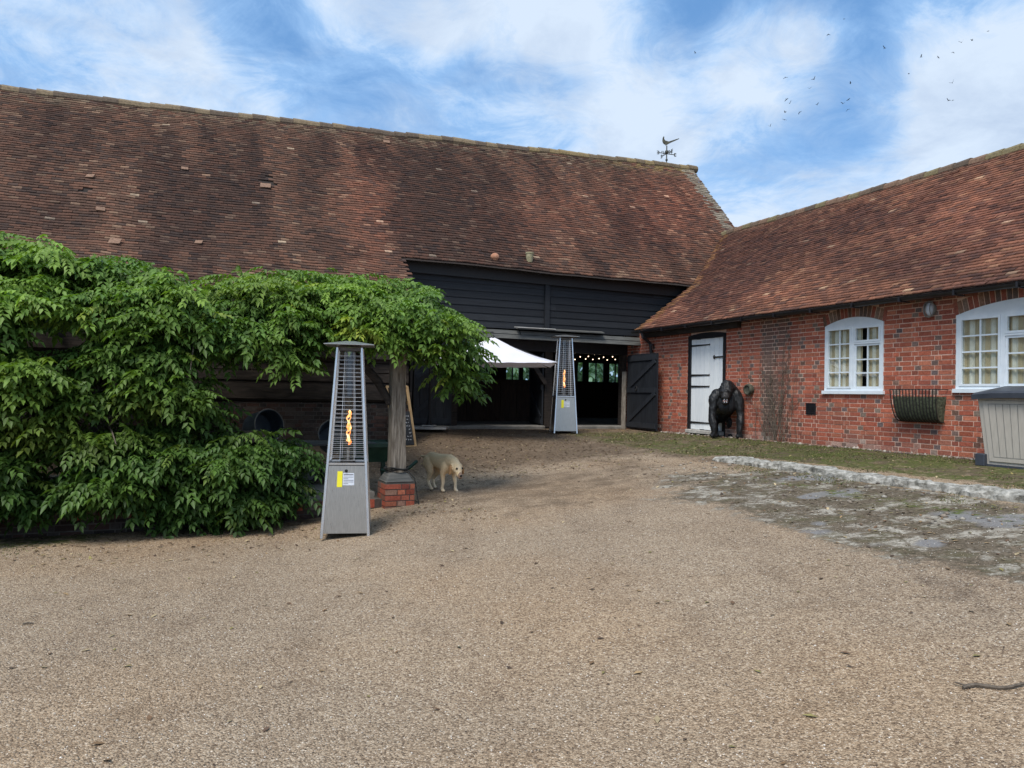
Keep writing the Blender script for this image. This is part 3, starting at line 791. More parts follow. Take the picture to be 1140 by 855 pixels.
for (a_, b_) in wins:
    mb = MB(); w_ = .035
    mb.bbox(a_, b_, EB - .02, EB + .05, 2.17, 2.2 + w_); mb.bbox(a_, b_, EB - .02, EB + .05, 2.93 - w_, 2.96)
    mb.bbox(a_, a_ + w_, EB - .02, EB + .05, 2.2 + w_, 2.93 - w_); mb.bbox(b_ - w_, b_, EB - .02, EB + .05, 2.2 + w_, 2.93 - w_)
    c_ = (a_ + b_) / 2; mb.bbox(c_ - .014, c_ + .014, EB - .015, EB + .045, 2.2 + w_, 2.93 - w_)
    wf = mb.build('window', M_oakdark, barn)
    g_ = MB(); g_.bbox(a_ + w_, b_ - w_, EB + .01, EB + .014, 2.2 + w_, 2.93 - w_); g_.build('pane', M_dirtyglass, wf)
mb = MB(); mb.bbox(-11.2, 14.6, 17.1, EB - .02, .80, .955); mb.build('barn_floor', M_floor, barn)
# low stall boarding inside the first bay and beams
mb = MB()
for i in range(26):
    n_ = 5.8 + i * .17; mb.bbox(n_, n_ + .16, 20.0 + .01 * (i % 3), 20.04 + .01 * (i % 3), .95, 2.05 + random.uniform(-.02, .02))
mb.bbox(5.8, 10.2, 19.95, 20.08, 2.05, 2.14); mb.build('stall_partition', M_brownboard, barn)
for n_, e_ in ((10.6, 20.0), (13.0, 20.0), (5.7, 20.0)):
    mb = MB(); mb.bbox(n_, n_ + .22, e_, e_ + .22, .95, 6.2); mb.build('inner_post', M_oakdark, barn)
mb = MB(); mb.bbox(4.3, 14.6, 20.0, 20.25, 4.4, 4.7); mb.build('tie_beam', M_oakdark, barn)
# outshot: brick plinth, timber wall, end wall
def brick_panel(mb, u0, u1, z0, z1, place, pal, openings=None, L=.211, Hh=.0615, jt=.0140, lift=.006, tint=None, flem=True):
    zc = z0; row = 0
    while zc < z1 - .01:
        top_ = min(zc + Hh, z1); u = u0 - (row % 2) * (L + .1025 + 2 * jt) / 2; k = row % 2
        while u < u1:
            ln = L if (k % 2 == 0 or not flem) else .1025
            a_, b_ = max(u, u0), min(u + ln, u1); header = ln < .2
            segs = [(a_, b_)] if b_ - a_ > .02 else []
            if openings:
                for (o0, o1, oz0, zt) in openings:
                    ns = []
                    for (s0, s1) in segs:
                        lo = max(s0, o0); hi = min(s1, o1)
                        if hi > lo and top_ > oz0 and zc < zt((lo + hi) / 2):
                            if s0 < o0 - .02: ns.append((s0, o0))
                            if s1 > o1 + .02: ns.append((o1, s1))
                        else: ns.append((s0, s1))
                    segs = ns
            for (s0, s1) in segs:
                c_ = random.choice(pal[1] if header and random.random() < .36 else pal[0])
                f_ = random.uniform(.8, 1.2); c_ = tuple(v * f_ for v in c_)
                if tint: c_ = tint((s0 + s1) / 2, zc, c_)
                w_ = [random.uniform(-.0025, .0025) for _ in range(4)]; lf = lift + random.uniform(-.003, .003)
                v_ = [place(s0 + w_[0], zc + w_[1], lf), place(s1 + w_[2], zc + w_[1], lf), place(s1 + w_[2], top_ + w_[3], lf), place(s0 + w_[0], top_ + w_[3], lf),
                      place(s0, zc, -.004), place(s1, zc, -.004), place(s1, top_, -.004), place(s0, top_, -.004)]
                mb.add(v_, [(0, 1, 2, 3), (0, 4, 5, 1), (1, 5, 6, 2), (2, 6, 7, 3), (3, 7, 4, 0)], col=c_, mi=1)
            u += ln + jt; k += 1
        zc += Hh + jt; row += 1
BR_OLD = ([(.050, .032, .027), (.075, .042, .034), (.038, .030, .027), (.065, .052, .045)], [(.035, .03, .028), (.055, .045, .04)])
BR_RED = ([(.385, .112, .066), (.42, .125, .074), (.355, .10, .062), (.41, .14, .086), (.37, .112, .07), (.44, .155, .092), (.31, .094, .062)],
          [(.17, .10, .075), (.22, .165, .13), (.14, .105, .10), (.27, .09, .06), (.19, .13, .11)])
EO = 14.6
mb = MB(); mb.bbox(-11.3, 4.15, EO, EO + .2, -.1, 1.50)
brick_panel(mb, -3.0, 4.15, .05, 1.50, lambda u, z, l: W(u, EO - l, z), BR_OLD)
mb.build('brick_plinth', [M_mortar_old, M_brick], barn, colour=True)
mb = MB()
for k, z_ in enumerate(np.arange(1.52, 2.95, .19)):
    mb.bbox(-11.3, 4.12, EO + .02 + .02 * (k % 2), EO + .1, z_, z_ + .17)
mb.bbox(-11.3, 4.15, EO + .12, EO + .2, 1.50, 2.98)
mb.build('outshot_wall', M_oakdark, barn)
for z_, h_ in ((1.56, .16), (2.35, .18)):
    mb = MB(); mb.bbox(-11.3, 4.16, EO - .05, EO + .015, z_, z_ + h_); mb.build('timber_rail', M_oakdark, barn)
mb = MB()
mb.add([W(4.16, 14.55, .3), W(4.16, 17.0, .3), W(4.16, 17.0, 4.55), W(4.16, 15.9, 4.52), W(4.16, 14.45, 3.0)], [(0, 1, 2, 3, 4)])
mb.add([W(4.20, 14.55, .3), W(4.20, 17.0, .3), W(4.20, 17.0, 4.55), W(4.20, 15.9, 4.52), W(4.20, 14.45, 3.0)], [(0, 4, 3, 2, 1)])
mb.build('outshot_end', M_blackpaint, barn)

# door leaves: ledged and braced, built in their own plane
def plank_leaf(parent, name, o, ax, wid, z0, z1, nrm, mat, planks=6, braces=True, flip=False, label=None, vary=1.0):
    """o: hinge-side base point, ax unit vector along the leaf, nrm unit vector towards the viewer"""
    mb = MB(); pw = wid / planks; th = .03
    for i in range(planks):
        dz = random.uniform(-.008, .008); c_ = random.choice([(1, 1, 1), (.85, .86, .88), (1.15, 1.14, 1.1), (.95, .95, .95)])
        c_ = tuple(1 + (v - 1) * vary for v in c_)
        p = o + ax * (i * pw + .002); q = o + ax * ((i + 1) * pw - .004); t_ = nrm * (th + random.uniform(-.001, .001))
        B = [p, q, q + t_, p + t_]
        mb.hexa([v + Vector((0, 0, z0 - o.z + dz)) for v in B] + [v + Vector((0, 0, z1 - o.z + dz)) for v in B], col=c_)
    leaf = mb.build(name, mat, parent, colour=True)
    if braces:
        H_ = z1 - z0; b_ = MB()
        off = nrm * (th + .014)
        def bar(u0, v0, u1, v1, w_=.11): b_.beam(o + ax * u0 + off + Vector((0, 0, v0 + z0 - o.z)), o + ax * u1 + off + Vector((0, 0, v1 + z0 - o.z)), .024, w_, up=Vector((0, 0, 1)), col=(1.25, 1.25, 1.25))
        for v in (.10, H_ * .52, H_ - .10): bar(.03, v, wid - .03, v, .12)
        lo, hi = (.08, wid - .08) if not flip else (wid - .08, .08)
        bar(lo, .18, hi, H_ * .52 - .07); bar(lo, H_ * .52 + .07, hi, H_ - .18)
        b_.build('brace', mat, leaf, colour=True)
    return leaf
o = W(10.36, 16.45, .9); p2 = W(10.22, 14.92, .9); ax = (p2 - o).normalized(); nr = Vector((-ax.y, ax.x, 0)); nr = nr if nr.dot(Vector((-1, -.3, 0))) > 0 else -nr
lf = plank_leaf(barn, 'door', o, ax, (p2 - o).length, .93, 2.76, nr, M_blackdoor, flip=False)
mb = MB(); c_ = o + ax * .55 + nr * .05 + Vector((0, 0, 1.02))
mb.lathe(c_, [(.05, 0), (.062, .012), (.05, .024)], 14, rot=nr.to_track_quat('Z', 'Y').to_matrix()); mb.build('handle', M_iron, lf)
o = W(5.74, 16.72, .97); plank_leaf(barn, 'door', o, Vector((-BN[0], -BN[1], 0)), 1.16, .98, 2.72, Vector(-BE), M_blackdoor, flip=True)
o = W(8.12, 16.74, .97); p2 = W(8.12 + .30, 16.74 + 1.36, .97); ax = (p2 - o).normalized(); nr = Vector((-ax.y, ax.x, 0))
plank_leaf(barn, 'door', o, ax, 1.4, .98, 2.75, nr, M_blackdoor)

# ------------------------------------------------------------------ brick building
bb = thing('brick_building', 'single storey red brick building with clay tile roof and white casement windows', 'building', W(10.5, 9.0, .9), A)
NW = 10.5
def arch_top(c, hw, spring, rise): return lambda e: spring + rise * max(0.0, 1 - ((e - c) / hw) ** 2)
w1 = (8.94, 10.17, 1.87, arch_top(9.555, .615, 3.02, .12)); w2 = (5.63, 7.67, 1.90, arch_top(6.65, 1.02, 3.0, .16))
dr = (12.86, 14.15, .9, arch_top(13.5, .65, 3.10, .05))
OPS = [w1, w2, dr]
RING = .20
ops_b = [(a_ - .0, b_ + .0, z0, (lambda f: (lambda e: f(e) + RING))(f)) for (a_, b_, z0, f) in (w1, w2)] + [dr]
mb = MB()
# mortar body cut round the openings, in thin upright strips
edges = sorted(set([1.5, 16.9] + [v for o_ in OPS for v in np.round(np.linspace(o_[0], o_[1], 13), 4)]))
for a_, b_ in zip(edges[:-1], edges[1:]):
    m_ = (a_ + b_) / 2; op = [o_ for o_ in OPS if o_[0] < m_ < o_[1]]
    spans = [(.55, 3.46)] if not op else [(.55, op[0][2]), (None, 3.46)]
    for (z0, z1) in spans:
        if z0 is None:
            za, zb = op[0][3](a_), op[0][3](b_)
            P_ = [W(NW, a_, za), W(NW + .24, a_, za), W(NW + .24, b_, zb), W(NW, b_, zb), W(NW, a_, z1), W(NW + .24, a_, z1), W(NW + .24, b_, z1), W(NW, b_, z1)]
        else:
            P_ = [W(NW, a_, z0), W(NW + .24, a_, z0), W(NW + .24, b_, z0), W(NW, b_, z0), W(NW, a_, z1), W(NW + .24, a_, z1), W(NW + .24, b_, z1), W(NW, b_, z1)]
        mb.hexa(P_, mi=0)
def wall_tint(e, z, c):
    x, y = project(np.array(W(NW, e, z)))
    g = math.exp(-((x - 866) / 17) ** 2) * (1 if y < 455 else max(0, 1 - (y - 455) / 60)) * (.35 + .6 * random.random())
    g = min(.85, g + .8 * math.exp(-((x - 853) / 6) ** 2))
    g2 = float(sstep(3.05, 3.3, z)) * .6
    low = float(sstep(1.25, .95, z)) * .45 * (fbm(e * 1.5, z * 3, 91) > .42)
    grey = (.13, .105, .09)
    k = max(g, g2)
    c = tuple(a * (1 - k) + b * k for a, b in zip(c, grey))
    c = tuple(a * (1 - low) + b * low for a, b in zip(c, (.20, .085, .06)))
    wh = float(sstep(1.10, .95, z)) * float(sstep(.45, .7, fbm(e * 1.6, z * 6, 95))) * random.random()
    return tuple(a * (1 - wh) + b * wh for a, b in zip(c, (.42, .36, .31)))
brick_panel(mb, 1.6, 16.88, .62, 3.44, lambda u, z, l: W(NW - l, u, z), BR_RED, ops_b, tint=wall_tint)
# voussoirs
for (a_, b_, z0, f) in (w1, w2):
    nb = int((b_ - a_ + .1) / .078); c0 = (a_ + b_) / 2
    for i in range(nb):
        e = a_ - .04 + (i + .5) * (b_ - a_ + .08) / nb; sl = (f(min(e + .03, b_)) - f(max(e - .03, a_))) / .06; ang = math.atan(sl) * 1.0
        w_ = .031; zb = f(min(max(e, a_), b_)) + .004
        d = Vector((0, -math.sin(ang) * .9, math.cos(ang)))
        c_ = random.choice([(.16, .10, .075), (.24, .17, .13), (.30, .10, .07), (.13, .10, .09), (.27, .16, .11)])
        P_ = []
        for l in (.009, -.004):
            for (su, sz) in ((-w_, 0), (w_, 0), (w_, RING - .012), (-w_, RING - .012)):
                ee = e + su + (d.y) * sz; z_ = zb + d.z * sz + su * sl
                P_.append(W(NW - l, ee, z_))
        mb.add(P_, [(0, 1, 2, 3), (0, 4, 5, 1), (1, 5, 6, 2), (2, 6, 7, 3), (3, 7, 4, 0)], col=c_, mi=1)
mb.build('wall', [M_mortar, M_brick], bb, colour=True)
mb = MB()
mb.bbox(17.8, 18.04, 1.5, 16.9, .4, 3.4); mb.bbox(10.74, 17.8, 1.5, 1.7, .4, 3.4); mb.bbox(10.74, 17.8, 1.7, 16.9, .7, .80); mb.bbox(10.76, 14.65, 16.3, 16.5, .8, 3.1)
mb.bbox(10.74, 17.8, 1.7, 16.4, 3.30, 3.36)
mb.add([W(10.4, 1.5, 3.4), W(18.0, 1.5, 3.4), W(14.2, 1.5, 6.3)], [(0, 1, 2)])
mb.build('inner_walls', M_mortar_old, bb)
# roof tiles
rows = np.arange(0, 5.06, G); SL = math.hypot(4.0, 3.1); cols = np.arange(E_R0, 20.5, TW)
te, tt = np.meshgrid(cols, rows); te = te + (np.arange(len(rows)) % 2)[:, None] * TW / 2; te, tt = te.ravel(), tt.ravel()
kn = lambda t: 10.2 + 4.0 * t / SL
n_t = kn(tt); z_t = 3.35 + 3.10 * tt / SL
slope_b = (8.9 - 4.57) / (E_RIDGE - E_EAVE)
lim = np.where(z_t < 4.60, 15.93 + .0 * z_t, E_EAVE + (z_t - 4.57) / slope_b + .06)
keep = (te < lim) & (tt < SL - .01)
te, tt, n_t, lim = te[keep], tt[keep], n_t[keep], lim[keep]
Pr = right_pt(n_t, te); x_, y_ = project(Pr); N = len(te)
base = pick([(.085, .045, .040), (.125, .060, .048), (.165, .075, .055), (.20, .105, .075), (.30, .20, .15)], [.12, .38, .40, .09, .007], N) * rng.uniform(.78, 1.22, (N, 1))
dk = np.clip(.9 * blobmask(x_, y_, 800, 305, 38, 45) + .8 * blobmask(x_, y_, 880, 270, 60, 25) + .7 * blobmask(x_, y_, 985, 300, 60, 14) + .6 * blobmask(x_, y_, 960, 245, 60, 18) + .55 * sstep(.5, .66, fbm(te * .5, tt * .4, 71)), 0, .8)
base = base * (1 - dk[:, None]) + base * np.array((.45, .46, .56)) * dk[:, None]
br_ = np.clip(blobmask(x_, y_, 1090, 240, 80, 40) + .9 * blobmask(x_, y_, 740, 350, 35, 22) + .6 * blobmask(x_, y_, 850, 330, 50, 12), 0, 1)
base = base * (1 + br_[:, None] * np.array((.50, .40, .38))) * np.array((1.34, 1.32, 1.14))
eg = (lim - te < .35) * (rng.random(N) < .7)
base = np.where(eg[:, None], np.array((.24, .12, .06)) * rng.uniform(.6, 1.3, (N, 1)), base)
tp = sstep(.5, .05, SL - tt) * (rng.random(N) < .6)
base = base * (1 - tp[:, None] * .6) + np.array((.20, .14, .10)) * rng.uniform(.5, 1.3, (N, 1)) * tp[:, None] * .6
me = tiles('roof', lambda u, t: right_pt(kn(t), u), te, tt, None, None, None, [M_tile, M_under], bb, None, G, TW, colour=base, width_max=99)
bmr = bmesh.new(); bmr.from_mesh(me)
ts = list(np.linspace(0, SL - .02, 12))
def edge_lim(t):
    z = 3.35 + 3.1 * t / SL
    return 15.93 if z < 4.60 else E_EAVE + (z - 4.57) / slope_b + .06
for k in range(len(ts) - 1):
    us = [E_R0 + i * (edge_lim(ts[k]) - E_R0) / 12 for i in range(13)]; us2 = [E_R0 + i * (edge_lim(ts[k + 1]) - E_R0) / 12 for i in range(13)]
    for i in range(12):
        vs = [bmr.verts.new(Vector(right_pt(kn(t_), u_)) + Vector((0, 0, -.014))) for t_, u_ in ((ts[k], us[i]), (ts[k], us[i + 1]), (ts[k + 1], us2[i + 1]), (ts[k + 1], us2[i]))]
        bmr.faces.new(vs).material_index = 1
vs = [bmr.verts.new(v) for v in (W(14.2, E_R0, 6.42), W(14.2, 18.3, 6.42), W(18.3, 18.3, 3.2), W(18.3, E_R0, 3.2))]
bmr.faces.new(vs).material_index = 1
me2 = bpy.data.meshes.new('roof'); bmr.to_mesh(me2); bmr.free()
for m_ in (M_tile, M_under): me2.materials.append(m_)
link_mesh('roof', me2, bb)
mb = MB()
for e_ in np.arange(E_R0, 17.7, .33):
    c_ = random.choice([(.15, .11, .08), (.20, .13, .09), (.11, .085, .065), (.19, .16, .09)]); dz = random.uniform(-.01, .012) - .03 * 0
    p = Vector(right_pt(14.2, e_)); q = Vector(right_pt(14.2, e_ + .35))
    mb.tube([p + Vector((0, 0, -.04 + dz)), q + Vector((0, 0, -.04 + dz))], [.13, .115], 10, col=c_)
mb.build('ridge_tiles', M_tile, bb, colour=True)
# tilting fillet, rafter feet, gutter, downpipe
mb = MB(); mb.bbox(10.28, 10.49, 1.5, 15.9, 3.30, 3.345); mb.bbox(10.38, 10.498, 12.4, 15.9, 3.17, 3.29); mb.build('wall_plate', M_oakdark, bb)
mb = MB(); g_pts = [W(10.13, e_, 3.315 - .012 * (15.8 - e_) / 14) for e_ in np.linspace(1.5, 15.9, 30)]
for i in range(len(g_pts) - 1):
    for k in range(6):
        a0, a1 = math.pi + k * math.pi / 6, math.pi + (k + 1) * math.pi / 6
        q = []
        for p in (g_pts[i], g_pts[i + 1]):
            for a_ in (a0, a1): q.append(p + Vector(BN) * math.cos(a_) * .058 + Vector((0, 0, math.sin(a_) * .058)))
        mb.add(q, [(0, 1, 3, 2)])
gut = mb.build('gutter', M_blackpaint, bb, smooth=True)
for e_ in np.arange(2, 15.8, .9):
    b_ = MB(); b_.bbox(10.07, 10.30, e_, e_ + .03, 3.24, 3.256); b_.bbox(10.06, 10.075, e_, e_ + .03, 3.24, 3.32); b_.build('gutter_bracket', M_blackpaint, gut)
mb = MB(); mb.tube([W(10.13, 15.5, 3.27), W(10.15, 15.5, 3.16), W(10.38, 15.52, 3.02), W(10.42, 15.52, 2.72), W(10.43, 15.52, 1.0)], .038, 10)
for z_ in (2.95, 2.7): mb.tube([W(10.42, 15.52, z_), W(10.42, 15.52, z_ + .05)], .052, 10)
mb.build('downpipe', M_blackpaint, bb, smooth=False)

# casement windows
def casement(op, bays, label=None):
    a0, b0, z0, f = op; fr = .055; n0, n1 = NW - .018, NW + .030
    mb = MB()
    spring = f(a0) - .0
    zt = spring - .05         # top of the glazed part
    K = 14
    for i in range(K):          # arched head board
        ea, eb = a0 + (b0 - a0) * i / K, a0 + (b0 - a0) * (i + 1) / K
        mb.hexa([W(n0, ea, zt), W(n1, ea, zt), W(n1, eb, zt), W(n0, eb, zt), W(n0, ea, f(ea) - .002), W(n1, ea, f(ea) - .002), W(n1, eb, f(eb) - .002), W(n0, eb, f(eb) - .002)])
    mb.bbox(n0 - .035, n1, a0 - .03, b0 + .03, z0 - .045, z0 + .012)         # cill
    mb.bbox(n0, n1, a0 + .001, a0 + fr, z0 + .012, zt); mb.bbox(n0, n1, b0 - fr, b0 - .001, z0 + .012, zt)
    mb.bbox(n0, n1, a0 + fr, b0 - fr, z0 + .012, z0 + .05)
    tot = b0 - a0 - 2 * fr; bw = tot / len(bays); panes = []
    for i, kind in enumerate(bays):
        ea, eb = a0 + fr + i * bw, a0 + fr + (i + 1) * bw
        if i: mb.bbox(n0, n1, ea - .03, ea + .03, z0 + .05, zt)
        la, lb = ea + (.03 if i else 0), eb - (.03 if i < len(bays) - 1 else 0)
        za, zb = z0 + .05, zt
        secs = [(za, zb, 4)] if kind == 'full' else [(za, zb - .30, 3), (zb - .27, zb, 1)]
        if kind != 'full': mb.bbox(n0 - .004, n1, la, lb, zb - .30, zb - .27)
        for (sa, sb, nr_) in secs:
            s_ = .034; m0, m1 = n0 + .012, n1 - .01       # the opening sash and its bars
            if kind == 'full' or nr_ == 1:
                m0 = n0 - .010
            mb.bbox(m0, m1, la + .002, la + s_, sa + .002, sb - .002); mb.bbox(m0, m1, lb - s_, lb - .002, sa + .002, sb - .002)
            mb.bbox(m0, m1, la + s_, lb - s_, sa + .002, sa + s_); mb.bbox(m0, m1, la + s_, lb - s_, sb - s_, sb - .002)
            c_ = (la + lb) / 2; mb.bbox(n0 + .012, n0 + .04, c_ - .011, c_ + .011, sa + s_, sb - s_)
            for r_ in range(1, nr_):
                z_ = sa + s_ + (sb - sa - 2 * s_) * r_ / nr_
                for (u0, u1) in ((la + s_, c_ - .011), (c_ + .011, lb - s_)): mb.bbox(n0 + .014, n0 + .038, u0, u1, z_ - .011, z_ + .011)
            panes.append((la + s_, lb - s_, sa + s_, sb - s_))
    wn = mb.build('window', M_white, bb)
    for (u0, u1, z0_, z1_) in panes:
        g_ = MB(); g_.bbox(n0 + .022, n0 + .024, u0, u1, z0_, z1_); g_.build('pane', M_glass, wn)
    # curtains hanging inside
    spans = [(a0 + .01, a0 + (b0 - a0) * .30), (a0 + (b0 - a0) * .375, b0 + .08)] if len(bays) == 2 else [(a0 + .01, a0 + .8), (a0 + .83, b0 - .005)]
    for (u0, u1) in spans:
        c_ = MB(); K = 70; vs = []
        for i in range(K + 1):
            e = u0 + (u1 - u0) * i / K; w_ = .013 * math.sin(e * 62 + 1.3 * math.sin(e * 9)) + .005 * math.sin(e * 140)
            vs += [W(NW + .048 + w_ * .5, e, z0 - .05), W(NW + .048 + w_ * .8, e + .006 * math.sin(e * 30), (z0 + zt) / 2), W(NW + .048 + w_ * .6, e, zt + .03)]
        fs = [(3 * i + k, 3 * i + 3 + k, 3 * i + 4 + k, 3 * i + 1 + k) for i in range(K) for k in (0, 1)]
        c_.add(vs, fs); c_.build('curtain', M_curtain, wn)
    return wn
casement(w1, ['split', 'full']); casement(w2, ['full', 'split', 'full'])
# white ledged door with its black frame
mb = MB(); a0, b0 = 12.86, 14.15
mb.bbox(NW - .02, NW + .1, a0 + .001, a0 + .085, .90, 3.02); mb.bbox(NW - .02, NW + .1, b0 - .085, b0 - .001, .90, 3.02)
K = 8
for i in range(K):
    ea, eb = a0 + (b0 - a0) * i / K, a0 + (b0 - a0) * (i + 1) / K; f = dr[3]
    mb.hexa([W(NW - .02, ea, 3.02), W(NW + .1, ea, 3.02), W(NW + .1, eb, 3.02), W(NW - .02, eb, 3.02), W(NW - .02, ea, f(ea) - .003), W(NW + .1, ea, f(ea) - .003), W(NW + .1, eb, f(eb) - .003), W(NW - .02, eb, f(eb) - .003)])
mb.build('door_frame', M_blackpaint, bb)
wd = plank_leaf(bb, 'door', W(NW + .045, 14.06, 1.02), Vector(-BE), 1.11, 1.02, 3.015, Vector(-BN), M_whitedoor, planks=7, braces=False, vary=.25)
tag(wd, 'white boarded door with black strap hinges')
for z_ in (2.88, 2.22, 1.97, 1.17):
    h_ = MB(); P0 = W(NW + .006, 14.07, z_); P1 = W(NW + .006, 13.42 if z_ > 1.5 else 13.35, z_)
    h_.beam(P0, P1, .012, .045, w2=.012, h2=.022); h_.ball(P1, .022, 8, 6, sc=(.5, .5, 1)); h_.build('strap_hinge', M_iron, wd)
h_ = MB(); h_.beam(W(NW - .0, 13.25, 2.60), W(NW - .0, 12.87, 2.60), .018, .028); h_.ball(W(NW - .005, 13.25, 2.60), .04, 10, 8, sc=(.6, .6, 1.1)); h_.beam(W(NW - .015, 12.93, 2.53), W(NW - .015, 12.93, 2.68), .03, .02, up=Vector((1, 0, 0))); h_.build('latch', M_iron, wd)
mb = MB()
for i in range(3): mb.bbox(NW - .12 + .01 * i, NW + .2, a0 + .02 + i * .42, a0 + .42 + i * .42, .93, 1.012 - .008 * (i % 2))
mb.build('door_step', M_concrete, bb, bevel=.01)
# black vent grating
mb = MB(); e0, e1, z0, z1 = 10.37, 10.60, 1.445, 1.655
mb.bbox(NW - .016, NW + .002, e0, e1, z0, z0 + .018); mb.bbox(NW - .016, NW + .002, e0, e1, z1 - .018, z1); mb.bbox(NW - .016, NW + .002, e0, e0 + .018, z0 + .018, z1 - .018); mb.bbox(NW - .016, NW + .002, e1 - .018, e1, z0 + .018, z1 - .018)
mb.bbox(NW - .009, NW - .007, e0 + .018, e1 - .018, z0 + .018, z1 - .018)
for i in range(5): mb.bbox(NW - .015, NW - .010, e0 + .02, e1 - .02, z0 + .03 + i * .034, z0 + .045 + i * .034)
mb.build('air_vent', M_blackpaint, bb)
# round cowl on its plate
mb = MB(); rotn = Vector(-BN).to_track_quat('Z', 'Y').to_matrix()
mb.lathe(W(NW - .008, 12.13, 1.90), [(0, .012), (.12, .012), (.125, 0)], 22, rot=rotn)
cp = mb.build('flue_plate', M_tan, bb, smooth=False)
mb = MB(); mb.lathe(W(NW - .02, 12.07, 1.90), [(.10, 0), (.105, .03), (.112, .07), (.105, .10), (.085, .105), (.075, .075), (0, .07)], 22, rot=rotn); mb.build('flue_cowl', M_cowl, cp, smooth=False)

# ------------------------------------------------------------------ pergola and terrace
per = thing('pergola', 'timber pergola on weathered oak posts carrying the wisteria in front of the barn', 'pergola', W(2.7, 10.1, .15), A)
mb = MB()
pts = [W(2.70, 10.1, .62), W(2.705, 10.1, 1.0), W(2.69, 10.11, 1.5), W(2.70, 10.12, 2.0), W(2.71, 10.12, 2.60)]
hw = [.105, .098, .094, .092, .09]
for i in range(4):
    a_, b_ = pts[i], pts[i + 1]
    mb.hexa([a_ + Vector(BN) * sx * hw[i] * (1 + .04 * math.sin(i * 3 + sx)) + Vector(BE) * sy * hw[i] for sx, sy in ((-1, -1), (1, -1), (1, 1), (-1, 1))] +
            [b_ + Vector(BN) * sx * hw[i + 1] * (1 + .04 * math.sin((i + 1) * 3 + sx)) + Vector(BE) * sy * hw[i + 1] for sx, sy in ((-1, -1), (1, -1), (1, 1), (-1, 1))])
mb.build('post', M_post, per)
for n_ in (-.9, -4.6):
    mb = MB(); mb.bbox(n_ - .09, n_ + .09, 10.28, 10.46, -.05, 2.60); mb.build('post', M_post, per, bevel=.012)
mb = MB()
for (a_, b_, c_, d_, z0, z1) in ((2.5, 2.90, 9.9, 10.3, -.05, .50),):
    pb = MB(); pb.bbox(a_ + .004, b_ - .004, c_ + .004, d_ - .004, z0, z1)
    brick_panel(pb, a_, b_, z0 + .02, z1, lambda u, z, l: W(u, c_ - l + .002, z), ([(.36, .09, .05), (.30, .08, .05), (.42, .14, .08), (.26, .07, .05), (.30, .17, .12)], [(.2, .12, .09), (.34, .10, .06)]))
    brick_panel(pb, c_, d_, z0 + .02, z1, lambda u, z, l: W(b_ + l - .002, u, z), ([(.36, .09, .05), (.30, .08, .05), (.24, .12, .08)], [(.2, .12, .09)]))
    brick_panel(pb, c_, d_, z0 + .02, z1, lambda u, z, l: W(a_ - l + .002, u, z), ([(.30, .08, .05), (.26, .08, .05), (.22, .11, .08)], [(.16, .10, .08)]))
    pr = pb.build('pier', [M_mortar_old, M_brick], per, colour=True)
    sb = MB(); sb.hexa([W(a_ - .01, c_ - .01, z1), W(b_ + .01, c_ - .01, z1), W(b_ + .01, d_ + .01, z1), W(a_ - .01, d_ + .01, z1), W(a_ + .07, c_ + .07, z1 + .13), W(b_ - .07, c_ + .07, z1 + .13), W(b_ - .07, d_ - .07, z1 + .13), W(a_ + .07, d_ - .07, z1 + .13)])
    sb.build('capstone', M_greywood, pr, bevel=.02)
mb = MB(); mb.beam(W(-8.5, 10.3, 2.62), W(3.2, 10.3, 2.66), .14, .18); mb.build('beam', M_oakdark, per)
for n_ in np.arange(-7.9, 3.5, .85):
    mb = MB(); mb.beam(W(n_, 10.3, 2.80), W(n_, 14.58, 2.70), .07, .12); mb.build('rafter', M_oakdark, per)
mb = MB(); mb.tube([W(2.60, 10.12, 1.55), W(2.45, 10.2, 1.85), W(2.15, 10.3, 2.2), W(1.75, 10.4, 2.68)], [.05, .06, .06, .05], 8); mb.build('brace', M_oakdark, per)
mb = MB(); mb.beam(W(-6.0, 10.05, 1.16), W(1.0, 10.12, 1.12), .12, .14); mb.build('rail', M_oakdark, per)
mb = MB()
for k in range(3):
    r_ = .14 + .012 * k; mb.tube([W(2.7 + r_ * math.cos(a_), 10.1 + r_ * math.sin(a_), .66 + .014 * k + .012 * math.sin(3 * a_ + k)) for a_ in np.linspace(0, 6.28, 20)], .010, 6)
mb.tube([W(2.82, 9.98, .66), W(2.90, 9.90, .56), W(2.93, 9.88, .35), W(2.96, 9.86, .18)], .008, 6)
tag(mb.build('cable', M_rubber, None, origin=W(2.7, 10.1, .6)), 'black cable coiled round the foot of the oak post', 'cable')

mb = MB(); mb.bbox(-9.0, 2.45, 10.28, 14.6, -.2, .345)
o = mb.build('terrace', M_terrace, None); tag(o, kind='structure')
kb_ = MB(); kb_.bbox(-9.0, 2.5, 10.065, 10.27, -.2, .27)
random.seed(3)
brick_panel(kb_, -5.0, 2.5, -.03, .16, lambda u, z, l: W(u, 10.065 - l, z), BR_OLD)
u = -5.0
while u < 2.45:
    c_ = random.choice([(.34, .085, .05), (.12, .06, .045), (.09, .07, .06), (.26, .10, .07), (.15, .12, .10)]); P_ = []
    for l in (.008, -.004):
        for (su, sz) in ((0, .165), (.066, .165), (.066, .275), (0, .275)): P_.append(W(u + su, 10.065 - l, sz))
    kb_.add(P_, [(0, 1, 2, 3), (0, 4, 5, 1), (1, 5, 6, 2), (2, 6, 7, 3), (3, 7, 4, 0)], col=c_, mi=1); u += .078
o = kb_.build('terrace_wall', [M_mortar_old, M_brick], None, colour=True, origin=W(-2, 10.1, 0)); tag(o, 'low brick kerb wall along the front of the shaded terrace', 'low wall')
random.seed(11)

